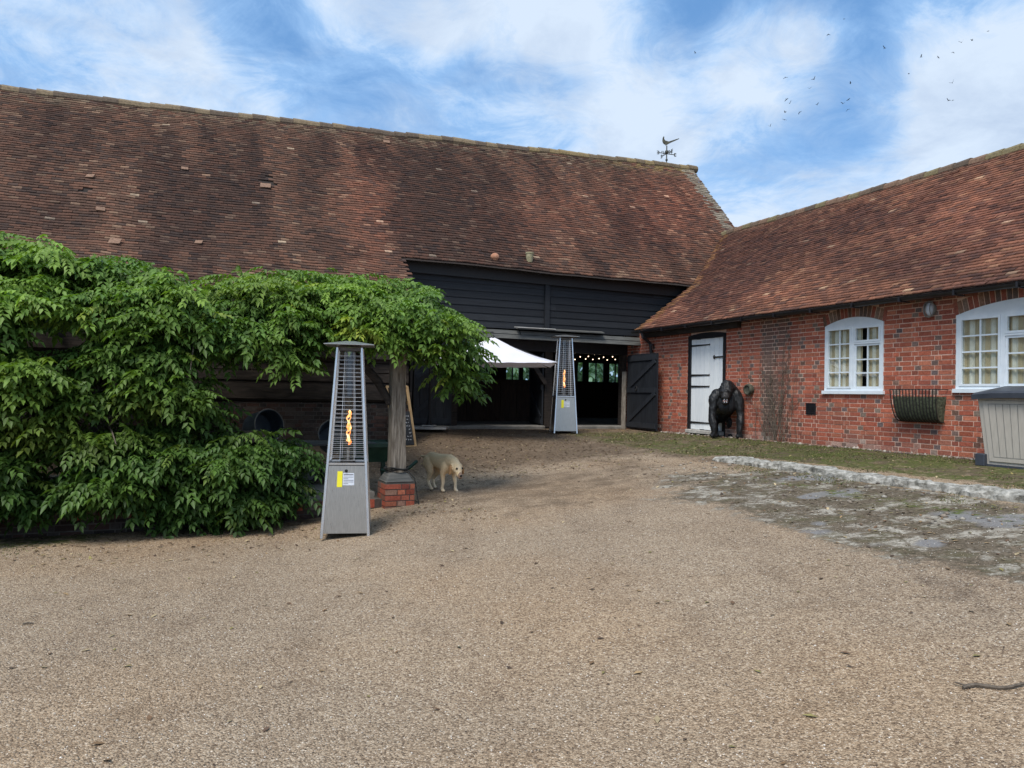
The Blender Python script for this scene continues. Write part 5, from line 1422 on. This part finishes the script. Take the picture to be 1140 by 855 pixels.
for (u0, u1) in ((.055, .49), (.51, .945)):
    mb = MB(); mb.hexa([fp(u0, .07, .002), fp(u1, .07, .002), fp(u1, .07, .016), fp(u0, .07, .016), fp(u0, .95, .002), fp(u1, .95, .002), fp(u1, .95, .016), fp(u0, .95, .016)]); dr_ = mb.build('door', M_box, sb, bevel=.004)
    m2 = MB()
    for i in range(6):
        u = u0 + .05 + (u1 - u0 - .10) * i / 5; m2.hexa([fp(u, .14, .0165), fp(u + .006, .14, .0165), fp(u + .006, .14, .018), fp(u, .14, .018), fp(u, .90, .0165), fp(u + .006, .90, .0165), fp(u + .006, .90, .018), fp(u, .90, .018)])
    m2.hexa([fp(u0 + .05, .135, .0165), fp(u1 - .045, .135, .0165), fp(u1 - .045, .135, .018), fp(u0 + .05, .135, .018), fp(u0 + .05, .143, .0165), fp(u1 - .045, .143, .0165), fp(u1 - .045, .143, .018), fp(u0 + .05, .143, .018)])
    m2.hexa([fp(u0 + .05, .898, .0165), fp(u1 - .045, .898, .0165), fp(u1 - .045, .898, .018), fp(u0 + .05, .898, .018), fp(u0 + .05, .906, .0165), fp(u1 - .045, .906, .0165), fp(u1 - .045, .906, .018), fp(u0 + .05, .906, .018)])
    m2.build('groove', M_lampgrey, dr_)
mb = MB(); K = 16; vs, fs = [], []
for i in range(K + 1):
    e = eb + .04 - (eb - ea + .08) * i / K
    for (nn_, zz_) in ((n0 - .05, H_ - .035), (n0 - .055, H_ + .03), (n0 + .02, H_ + .06), (n0 + .35, H_ + .115), (n1 - .05, H_ + .16), (n1 + .02, H_ + .15), (n1 + .02, H_ + .0), (n0 - .04, H_ + .0)):
        bow = .045 * (1 - abs(2 * i / K - 1) ** 3); vs.append(W(nn_ - (bow if nn_ < 9.75 else 0), e, zb + zz_ + (bow * .6 if 9.6 < nn_ < 10.3 else 0)))
for i in range(K):
    for j in range(8): a = i * 8; fs.append((a + j, a + 8 + j, a + 8 + (j + 1) % 8, a + (j + 1) % 8))
fs += [tuple(range(8)), tuple(reversed(range(K * 8, K * 8 + 8)))]
mb.add(vs, fs); mb.build('lid', M_boxdark, sb)
mb = MB(); c_ = fp(.5, .93, .03); mb.lathe(c_, [(.055, 0), (.06, .02), (.05, .035), (.02, .04), (0, .04)], 18, rot=rotn); mb.build('latch', M_boxdark, sb)
for e_ in (eb - .05, ea + .05):
    mb = MB(); mb.box(W(n0 + .04, e_, zb + .075), (.10, .13, .16), Euler((0, 0, A)).to_matrix()); mb.build('foot', M_boxdark, sb, bevel=.008)
mb = MB(); mb.hexa([W(n0 + .03, ea + .05, zb - .02), W(n0 + .03, eb - .05, zb - .02), W(n1, eb - .05, zb - .02), W(n1, ea + .05, zb - .02), W(n0 + .03, ea + .05, zb + .025), W(n0 + .03, eb - .05, zb + .025), W(n1, eb - .05, zb + .025), W(n1, ea + .05, zb + .025)]); mb.build('plinth', M_boxdark, sb)

# ------------------------------------------------------------------ weather vane
vb = hit(742, 184, 'E', 20.0); k_ = vb.y / F
wv = thing('weather_vane', 'iron weather vane with a pheasant on top at the end of the barn ridge', 'weather vane', vb, 0)
mb = MB(); mb.tube([vb - Vector((0, 0, .2)), vb + Vector((0, 0, 22 * k_))], .018, 8); mb.ball(vb + Vector((0, 0, 15 * k_)), .06, 10, 8); mb.ball(vb + Vector((0, 0, 6 * k_)), .04, 10, 8); mb.build('pole', M_vane, wv)
for az in (20, 110, 200, 290):
    mb = MB(); d = Vector((math.cos(R(az)), math.sin(R(az)), 0)); c = vb + Vector((0, 0, 13 * k_)); e_ = c + d * 12.5 * k_
    mb.tube([c, c + d * 10 * k_], .013, 6)
    s_ = d.cross(Vector((0, 0, 1)))
    mb.tube([c + d * 3 * k_ + Vector((0, 0, 0)), c + d * 4.5 * k_ + Vector((0, 0, 2.2 * k_)), c + d * 6.5 * k_ + Vector((0, 0, 1.8 * k_)), c + d * 6 * k_ + Vector((0, 0, .4 * k_))], .010, 5)
    mb.tube([c + d * 10 * k_ + Vector((0, 0, -1.6 * k_)), c + d * 10 * k_ + Vector((0, 0, 1.6 * k_))], .014, 5)
    for zz_ in (-1.6, 0, 1.6): mb.tube([c + d * 10 * k_ + Vector((0, 0, zz_ * k_)), c + d * 12.3 * k_ + Vector((0, 0, zz_ * k_))], .012, 5)
    mb.build('pointer', M_vane, wv)
pp = [(-5, 27.5), (-4.6, 31), (-3.8, 32.4), (-3.0, 31.6), (-3.2, 29.5), (-1.8, 27.6), (2, 26.6), (4.5, 27.4), (8, 28.6), (13.5, 30.4), (13.6, 29.9), (8, 27.2), (4.5, 25.6), (2.2, 24.3), (0, 23.0), (-2.4, 23.4), (-4.2, 25)]
mb = MB(); K = len(pp)
mb.add([vb + Vector((x * k_, s_ * .02, y * k_)) for s_ in (-1, 1) for x, y in pp], [tuple(range(K)), tuple(reversed(range(K, 2 * K)))] + [(i, (i + 1) % K, K + (i + 1) % K, K + i) for i in range(K)])
mb.tube([vb + Vector((-1 * k_, 0, 22 * k_)), vb + Vector((-1 * k_, 0, 24 * k_))], .012, 5); mb.build('pheasant', M_cowl, wv)

# ------------------------------------------------------------------ string of lights inside the right bay
sl = thing('string_lights', 'festoon string of small warm bulbs across the top of the right barn doorway', 'string lights', W(9.3, 17.3, 2.7), A)
lp = [(640, 399), (646, 396), (652, 398.5), (655, 395.5), (660, 399), (662, 393), (667, 398), (672, 396.5), (676, 399.5), (682, 396), (685, 399), (696, 397), (703, 397.5), (695, 391)]
lp = [(x, y + 1.2) for x, y in lp if x < 699]; P_ = [hit(x, y, 'E', 17.5 + .3 * (i % 3)) for i, (x, y) in enumerate(lp)]
mb = MB(); mb.tube([P_[0] + Vector((-.2, 0, .1))] + [p + Vector((0, 0, .03)) for p in P_], .004, 4); mb.build('cable', M_rubber, sl)
for p in P_:
    mb = MB(); mb.ball(p, .013, 8, 6); mb.build('bulb', M_bulb, sl, smooth=True)

# ------------------------------------------------------------------ birds
def bird_mesh(flap, s):
    mb = MB(); mb.tube([(-.20, 0, 0), (-.12, 0, .01), (0, 0, .015), (.13, 0, .01), (.19, 0, .015), (.24, 0, 0)], [.012, .035, .05, .04, .03, .004], 6)
    for sy in (-1, 1):
        P_ = [(.10, sy * .03, .02), (-.08, sy * .03, .01), (-.07, sy * .22, .02 + .22 * flap), (.11, sy * .22, .03 + .22 * flap), (-.10, sy * .46, .02 + .52 * flap), (.02, sy * .48, .03 + .54 * flap)]
        q = [(x, y, z + .008) for x, y, z in P_]; V_ = P_ + q
        mb.add(V_, [(0, 1, 2, 3), (3, 2, 4, 5), (6, 9, 8, 7), (9, 11, 10, 8), (0, 3, 9, 6), (3, 5, 11, 9), (1, 7, 8, 2), (2, 8, 10, 4), (4, 10, 11, 5)])
    mb.add([(-.18, -.015, 0), (-.30, -.05, 0), (-.30, .05, 0), (-.18, .015, 0), (-.18, -.015, .008), (-.30, -.05, .008), (-.30, .05, .008), (-.18, .015, .008)], [(0, 1, 2, 3), (4, 7, 6, 5), (1, 5, 6, 2)])
    mb.v = [(x * s, y * s, z * s) for x, y, z in mb.v]
    me = bpy.data.meshes.new('bird'); me.from_pydata(mb.v, [], mb.f); me.materials.append(M_bird); return me
BM = [bird_mesh(f, .82) for f in (.55, .1, -.35, .8)]
def bl_(x, y):
    X, Y = 750 + x / 2.923, y / 2.923
    if X < 800: return 'lone dark bird flying high above the weather vane'
    if Y < 25: return 'topmost dark bird of the flock in the open blue'
    if Y < 45 and X < 960: return 'dark bird just below the topmost one against the blue'
    if X > 1080: return 'dark bird highest up at the outer end of the flock'
    if X > 1030 and Y > 85: return None
    return None
bird_px = [(70, 173), (555, 62), (505, 112), (686, 157), (805, 186), (861, 187), (908, 170), (937, 138), (971, 132), (1022, 102), (765, 239), (907, 270), (894, 327), (908, 327), (364, 252), (456, 258), (443, 288), (575, 270), (367, 323), (377, 337), (363, 366), (361, 390), (410, 365), (466, 341), (551, 337), (568, 325), (566, 357), (314, 411)]
bird_lab = ['lone dark bird flying high above the weather vane', 'topmost dark bird of the flock in the open blue', 'dark bird second highest in the flock, below and left of the topmost', 'dark bird alone over the small white cloud in mid flock',
            'first dark bird of the rising line at the outer side of the flock', 'second dark bird of the rising outer line', 'third dark bird of the rising outer line', 'fourth dark bird of the rising outer line', 'fifth dark bird of the rising outer line', 'outermost dark bird, last of the rising line',
            'dark bird alone above the bright cloud edge below the rising line', 'dark bird directly beneath the rising line, above a pair', 'left bird of the close pair over the bright cloud', 'other bird of the close pair over the bright cloud, nearer the frame edge',
            'upper leftmost dark bird of the lower flock', 'dark bird with level wings in the upper part of the lower flock', 'dark bird just under the level winged one in the lower flock', 'upper right dark bird of the lower flock',
            'upper of two birds close together on the left of the lower flock', 'lower of two birds close together on the left of the lower flock', 'third bird down the left column of the lower flock', 'fourth bird down the left column of the lower flock', 'dark bird at the middle bottom of the lower flock', 'faint dark bird in the centre of the lower flock',
            'left bird of the trio on the right of the lower flock', 'top bird of the trio on the right of the lower flock', 'bottom bird of the trio on the right of the lower flock', 'lowest dark bird, trailing nearest the barn ridge']
for i, ((x, y), lb) in enumerate(zip(bird_px, bird_lab)):
    X, Y = 750 + x / 2.923, y / 2.923; d = random.uniform(120, 155); r_ = pix_ray(X, Y)
    o = bpy.data.objects.new('bird', BM[i % 4]); COL.objects.link(o)
    o.location = (r_[0] * d, d, EYE + r_[2] * d); o.rotation_euler = (random.uniform(-.5, .5), random.uniform(-.3, .3), random.uniform(0, 6.28))
    tag(o, lb, 'bird', 'birds wheeling above the roofs')

# ------------------------------------------------------------------ twigs, fallen leaves and moss tufts
p = on_ground(1072, 769); q = on_ground(1142, 766)
mb = MB(); mb.tube([p + (q - p) * k + Vector((0, .02 * math.sin(k * 7), .012 + .004 * math.sin(k * 9))) for k in np.linspace(0, 1.15, 10)], [.008, .010, .009, .011, .010, .009, .008, .007, .006, .004], 6)
mb.tube([p + (q - p) * .12 + Vector((0, 0, .015)), p + Vector((-.01, .05, .02))], .005, 5)
tag(mb.build('stick', M_leafwood, None, origin=p), 'dark bent stick lying on the near gravel', 'stick')
p = on_ground(25, 696); mb = MB(); mb.tube([p + Vector((0, 0, .008)), p + Vector((.03, .015, .014)), p + Vector((.065, .02, .008))], .006, 5)
tag(mb.build('twig', M_leafwood, None, origin=p), 'short dark twig on the gravel below the wisteria', 'twig')
def litter(name, n, e, smin, smax, pal, lift=.006):
    N = len(n); s = rng.uniform(smin, smax, N); a = rng.uniform(0, 6.28, N)
    b = np.array([(-1, 0, 0), (0, -.45, .12), (1, 0, .02), (0, .45, .12)]); V = b[None] * s[:, None, None]
    ca, sa = np.cos(a)[:, None], np.sin(a)[:, None]; tl_ = rng.normal(0, .35, (N, 1))
    V = np.stack((V[..., 0] * ca - V[..., 1] * sa, V[..., 0] * sa + V[..., 1] * ca, V[..., 2] + V[..., 0] * tl_ * .5), -1) + Wn(n, e, ground_z(n, e) + lift)[:, None]
    Q = (np.arange(N) * 4)[:, None] + np.array([[0, 1, 2, 3]])
    return link_mesh(name, np_mesh(name, V.reshape(-1, 3), Q, M_litter, np.array(pal)[rng.integers(0, len(pal), N)] * rng.uniform(.7, 1.3, (N, 1))))
n1_, e1_ = scatter(5200, (2.6, 10.3), (10.8, 16.4)); n2_, e2_ = scatter(2200, (-4, 3.5), (8.2, 10.2), lambda n, e: rng.random(len(n)) < np.clip((e - 8.0) / 2, 0, 1)); n3_, e3_ = scatter(1600, (5.8, 10.3), (3, 11))
n4_, e4_ = scatter(420, (-3, 7), (2.0, 10))
LIT = [(.20, .12, .06), (.30, .20, .10), (.13, .075, .04), (.40, .31, .18), (.09, .055, .035), (.24, .20, .07)]
tag(litter('fallen_leaves', np.concatenate((n1_, n2_, n3_, n4_)), np.concatenate((e1_, e2_, e3_, e4_)), .012, .038, LIT), 'dry brown leaves scattered over the yard', kind='stuff')
def tufts(name, n, e, h, pal):
    N = len(n); a = rng.uniform(0, 6.28, N); hh = rng.uniform(.4, 1, N) * h; P0 = Wn(n, e, ground_z(n, e) - .003)
    d = np.stack((np.cos(a), np.sin(a), 0 * a), -1); lean = rng.normal(0, .5, (N, 3)) * (1, 1, 0)
    V = np.stack((P0 - d * .007, P0 + d * .007, P0 + (np.array((0, 0, 1)) + lean) * hh[:, None]), 1)
    Q = (np.arange(N) * 3)[:, None] + np.array([[0, 1, 2]])
    return link_mesh(name, np_mesh(name, V.reshape(-1, 3), Q, M_moss, np.array(pal)[rng.integers(0, len(pal), N)] * rng.uniform(.7, 1.3, (N, 1))))
def mcond(n, e): return fbm(n * 1.7, e * 1.7, 15) > .5
na_, ea_ = scatter(42000, (8.0, 10.48), (3, 15), mcond)
nb_, eb_ = scatter(5000, (7.3, 7.85), (4, 9.5), lambda n, e: fbm(n * 2.5, e * 2.5, 25) > .55)
nc_, ec_ = scatter(2600, (-4.0, -.6), (9.0, 9.9), lambda n, e: fbm(n * 2, e * 2, 35) > .5)
tag(tufts('moss_tufts', np.concatenate((na_, nb_, nc_)), np.concatenate((ea_, eb_, ec_)), .022, [(.05, .075, .015), (.10, .13, .03), (.16, .17, .05), (.12, .09, .04), (.20, .17, .09)]), 'low moss and short grass on the bank by the brick wall', kind='stuff')
# fallen rubble along the foot of the brick wall
n_, e_ = scatter(300, (10.28, 10.49), (6.9, 15.0)); tag(stones('wall_rubble', n_, e_, .015, .05, [(.30, .26, .21), (.22, .14, .10), (.38, .34, .29), (.15, .11, .09)], M_stone), 'mortar crumbs and grit along the wall foot', kind='stuff')
n_, e_ = scatter(140, (6.6, 7.75), (4.2, 10.0)); tag(stones('loose_rubble', n_, e_, .012, .04, [(.30, .27, .22), (.22, .18, .14), (.36, .33, .28), (.14, .12, .1)], M_stone), 'small concrete crumbs below the broken kerb', kind='stuff')

# ------------------------------------------------------------------ dog and gorilla: one continuous surface each
def figure(name, chains, voxel, mat, parent, M4, smooth_it=8, paint=None, rough=0.0):
    """chains: lists of (point, radius or (rx,ry,rz)); the union becomes one closed surface"""
    vs_all, fs_all = [], []
    U = []; seg, rings = 14, 9
    for i in range(rings + 1):
        t = math.pi * i / rings
        for k in range(seg): a = 2 * math.pi * k / seg; U.append((math.sin(t) * math.cos(a), math.sin(t) * math.sin(a), math.cos(t)))
    U = np.array(U); FS = [(i * seg + k, (i + 1) * seg + k, (i + 1) * seg + (k + 1) % seg, i * seg + (k + 1) % seg) for i in range(rings) for k in range(seg)]
    for ch in chains:
        pr = [(np.array(p, float), np.array(r if isinstance(r, tuple) else (r, r, r), float)) for p, r in ch]
        pts = [pr[0]]
        for (p, r), (q, s_) in zip(pr[:-1], pr[1:]):
            n = max(1, int(np.linalg.norm(q - p) / (min(r.min(), s_.min()) * .38)))
            for i in range(1, n + 1): f = i / n; pts.append((p + (q - p) * f, r + (s_ - r) * f))
        for p, r in pts:
            b = len(vs_all); vs_all += [tuple(v) for v in U * r + p]; fs_all += [tuple(b + i for i in f) for f in FS]
    me = bpy.data.meshes.new(name + '_raw'); me.from_pydata(vs_all, [], fs_all)
    o = bpy.data.objects.new(name + '_raw', me); COL.objects.link(o)
    m = o.modifiers.new('r', 'REMESH'); m.mode = 'VOXEL'; m.voxel_size = voxel
    s = o.modifiers.new('s', 'SMOOTH'); s.factor = .5; s.iterations = smooth_it
    dg = bpy.context.evaluated_depsgraph_get(); ev = bpy.data.meshes.new_from_object(o.evaluated_get(dg))
    bpy.data.objects.remove(o, do_unlink=True); bpy.data.meshes.remove(me)
    n = len(ev.vertices); co = np.zeros(n * 3, np.float32); ev.vertices.foreach_get('co', co); co = co.reshape(-1, 3)
    no = np.zeros(n * 3, np.float32); ev.vertices.foreach_get('normal', no); no = no.reshape(-1, 3)
    if rough:
        h = fbm(co[:, 0] * 38 + co[:, 1] * 20, co[:, 2] * 12, 5) + .6 * fbm(co[:, 0] * 9, co[:, 2] * 7 + co[:, 1] * 9, 8) - .8
        co = co + no * (h * rough)[:, None]; ev.vertices.foreach_set('co', co.astype(np.float32).ravel())
    if paint is not None:
        a = ev.color_attributes.new('Col', 'FLOAT_COLOR', 'POINT'); c = np.ones((n, 4), np.float32); c[:, :3] = paint(co); a.data.foreach_set('color', c.ravel())
    ev.materials.clear(); ev.materials.append(mat); ev.name = name
    ev.transform(M4)
    ob = bpy.data.objects.new(name, ev); COL.objects.link(ob); ev.shade_smooth(); ev.update()
    if parent is not None: ob.parent = parent
    return ob
def mk_fur(name, rough, spec, bscale, bstr):
    m, t, b = new_mat(name)
    a = t.new('ShaderNodeAttribute', attribute_name='Col').outputs['Color']
    f = t.noise(t.coord((1, 1, .35)), bscale, 6, .7)
    t.link(t.mix(1.0, a, t.mix(t.maprange(f, .3, .7), (.8, .78, .75, 1), (1.15, 1.15, 1.15, 1)), 'MULTIPLY'), b.inputs['Base Color'])
    b.inputs['Roughness'].default_value = rough; b.inputs['Specular IOR Level'].default_value = spec
    t.link(t.bump(f, bstr, .006), b.inputs['Normal']); return m
M_fur = mk_fur('yellow_fur', .85, .2, 70, .5)
M_resin = mk_fur('black_resin', .52, .4, 45, 1.0)
M_eye = noisy('dark_eye', (.006, .004, .003), (.012, .008, .006), 9, .2, bump=0)
M_mouth = noisy('pink_mouth', (.40, .22, .19), (.55, .36, .32), 20, .5, bump=0)
M_collar = noisy('tan_collar', (.20, .10, .04), (.30, .17, .08), 20, .7, bump=0)

dp = on_ground(496, 549)
dog = thing('dog', 'pale yellow labrador walking on the gravel with its head lowered', 'dog', (dp.x - .06, dp.y + .22, dp.z + .005), R(-50))
G0 = dog.location.copy()
# +x forward, z up
leg = lambda sy, hip, kn, an, paw, r: [(( hip[0], sy * .085, hip[1]), r[0]), ((kn[0], sy * .085, kn[1]), r[1]), ((an[0], sy * .078, an[1]), r[2]), ((paw[0], sy * .075, paw[1]), r[3])]
chains = [
    [((-.30, 0, .455), (.11, .092, .100)), ((-.14, 0, .435), (.13, .098, .108)), ((.03, 0, .410), (.13, .108, .132)), ((.15, 0, .405), (.115, .105, .145))],
    [((.16, 0, .44), (.10, .095, .11)), ((.27, -.01, .435), .085), ((.36, -.03, .395), .076)],
    [((.40, -.045, .372), (.088, .080, .080)), ((.445, -.06, .350), (.070, .068, .064))],
    [((.46, -.065, .335), .050), ((.525, -.085, .285), (.044, .042, .038)), ((.555, -.095, .262), (.037, .037, .031))],
    [((.38, .030, .405), (.034, .018, .030)), ((.395, .056, .36), (.036, .016, .042)), ((.405, .060, .300), (.028, .013, .032))],
    [((.37, -.120, .405), (.034, .018, .030)), ((.375, -.148, .36), (.036, .016, .042)), ((.385, -.152, .300), (.028, .013, .032))],
    # front legs: near one forward, far one back
    [((.16, .085, .36), (.065, .048, .085)), ((.15, .090, .25), .038), ((.20, .082, .13), .025), ((.205, .078, .045), .023), ((.235, .078, .020), (.038, .028, .022))],
    [((.15, -.085, .36), (.065, .048, .085)), ((.12, -.090, .25), .038), ((.12, -.080, .13), .025), ((.09, -.078, .045), .023), ((.12, -.078, .020), (.038, .028, .022))],
    # hind legs
    [((-.31, .075, .40), (.10, .055, .10)), ((-.24, .085, .28), (.060, .042, .070)), ((-.33, .082, .19), .034), ((-.385, .080, .145), .024), ((-.35, .078, .05), .022), ((-.325, .078, .020), (.040, .027, .021))],
    [((-.31, -.075, .40), (.10, .055, .10)), ((-.20, -.085, .28), (.060, .042, .070)), ((-.24, -.082, .18), .034), ((-.275, -.080, .135), .024), ((-.21, -.078, .05), .022), ((-.18, -.078, .020), (.040, .027, .021))],
    [((-.40, 0, .47), .036), ((-.50, .02, .46), .028), ((-.62, .05, .455), .020), ((-.72, .07, .465), .012)],
]
def dog_paint(co):
    c = np.tile(np.array((.84, .63, .38)), (len(co), 1))
    back = sstep(.44, .56, co[:, 2])[:, None]; c = c * (1 - back * .4) + np.array((.62, .42, .22)) * back * .4
    rear = sstep(-.02, -.30, co[:, 0])[:, None]; c = c * (1 - rear * .6) + np.array((.58, .41, .24)) * rear * .5
    leg_ = sstep(.28, .10, co[:, 2])[:, None]; c = c * (1 - leg_) + np.array((.80, .66, .46)) * leg_
    ear = (np.hypot(co[:, 0] - .39, co[:, 2] - .34) < .10) & ((co[:, 1] > .038) | (co[:, 1] < -.132)); c[ear] = (.40, .23, .11)
    tp_ = (co[:, 0] > .47) & (co[:, 2] > .33); c[tp_] = c[tp_] * .9 + .06
    mz = (co[:, 0] > .54); c[mz] = (.30, .20, .14)
    return c
body = figure('body', chains, .0095, M_fur, dog, Matrix.Identity(4), 5, dog_paint)
for y_, x_ in ((-.020, .497), (-.108, .492)):
    mb = MB(); mb.ball((x_, y_, .372), .0165, 10, 8); mb.build('eye', M_eye, dog, local=True, smooth=True)
mb = MB(); mb.ball((.588, -.105, .278), .0215, 10, 8, sc=(.7, 1.0, .75)); mb.build('nose', M_eye, dog, local=True, smooth=True)

gp = on_ground(807, 488)
gor = thing('gorilla_statue', 'life size black gorilla statue on its knuckles in front of the white door', 'statue', (gp.x, gp.y, gp.z), R(-8))
# local: -y faces the viewer, x to the picture's right
S = 1.0
ch = []
ch.append([((.03, .62, .50), (.20, .20, .22)), ((.04, .45, .62), (.25, .22, .24)), ((.04, .25, .74), (.29, .22, .26)), ((.03, .10, .78), (.30, .19, .27))])      # trunk rising to the shoulders
ch.append([((.03, .02, .74), (.25, .13, .22)), ((.03, -.02, .62), (.20, .12, .14))])                                                               # chest
ch.append([((.10, .12, .93), (.23, .16, .17)), ((.07, .03, 1.00), (.17, .14, .15))])                                                                # neck hump
ch.append([((.02, -.06, 1.045), (.135, .125, .12)), ((.0, -.10, .98), (.165, .12, .13)), ((-.02, -.14, .90), (.150, .105, .12))])                   # skull with crest
ch.append([((-.115, -.225, .935), (.035, .03, .022)), ((-.03, -.255, .945), (.05, .03, .024)), ((.06, -.225, .935), (.035, .03, .022))])              # brow
ch.append([((-.035, -.235, .86), (.090, .065, .06)), ((-.045, -.27, .815), (.100, .062, .050))])                                                      # muzzle
ch.append([((-.045, -.235, .705), (.075, .055, .030)), ((-.03, -.17, .74), (.08, .07, .07))])                                                          # dropped lower jaw
for sx, kx in ((-1, -.275), (1, .315)):
    ch.append([((sx * .22 + .03, .06, .84), (.14, .14, .15)), ((kx, .02, .74), (.115, .12, .15)), ((kx + sx * .015, -.01, .58), (.095, .10, .11))])
    ch.append([((kx + sx * .015, -.01, .58), .088), ((kx + sx * .035, -.03, .44), (.080, .09, .09)), ((kx + sx * .02, -.08, .31), (.094, .10, .10)), ((kx - sx * .005, -.12, .17), (.074, .08, .08)), ((kx - sx * .005, -.12, .08), (.062, .068, .05))])
    for q in range(4):
        fx = kx - .055 + q * .036
        ch.append([((fx, -.10, .085), .026), ((fx, -.155, .055), .025), ((fx, -.145, .022), .022), ((fx, -.10, .022), .019)])
    ch.append([((kx - sx * .055, -.08, .08), .024), ((kx - sx * .085, -.12, .045), .019)])
for sx in (-1, 1):
    ch.append([((sx * .15 + .03, .62, .44), (.14, .16, .17)), ((sx * .20 + .02, .46, .30), (.10, .11, .13)), ((sx * .17 + .02, .56, .13), (.075, .085, .08)), ((sx * .17 + .02, .54, .05), (.06, .07, .05)), ((sx * .18 + .02, .40, .04), (.062, .08, .038))])
def gor_paint(co):
    c = np.tile(np.array((.010, .0105, .012)), (len(co), 1))
    f = (co[:, 1] < -.2) & (co[:, 2] > .66) & (co[:, 2] < .93); c[f] = (.020, .018, .018)
    return c
figure('body', ch, .016, M_resin, gor, Matrix.Diagonal((.86, 1, 1.02, 1)), 5, gor_paint, rough=.034)
mb = MB(); mb.ball((-.036, -.262, .765), .055, 14, 10, sc=(.95, .55, .62)); mb.build('mouth', M_mouth, gor, local=True, smooth=True)
mb = MB()
for x_ in (-.062, -.012): mb.lathe((x_, -.312, .79), [(.0, -.028), (.008, 0), (.007, .008), (0, .010)], 6)
for x_ in (-.060, -.014): mb.lathe((x_, -.302, .735), [(.007, -.006), (.008, 0), (0, .024)], 6)
mb.build('teeth', M_labelw, gor, local=True)
for x_ in (-.066, .018):
    mb = MB(); mb.ball((x_, -.246, .923), .014, 10, 8); mb.build('eye', M_eye, gor, local=True, smooth=True)
for x_ in (-.112, .106):
    mb = MB(); mb.ball((x_, -.10, .92), .032, 10, 8, sc=(.45, .8, 1.1)); mb.build('ear', M_blackpaint, gor, local=True, smooth=True)
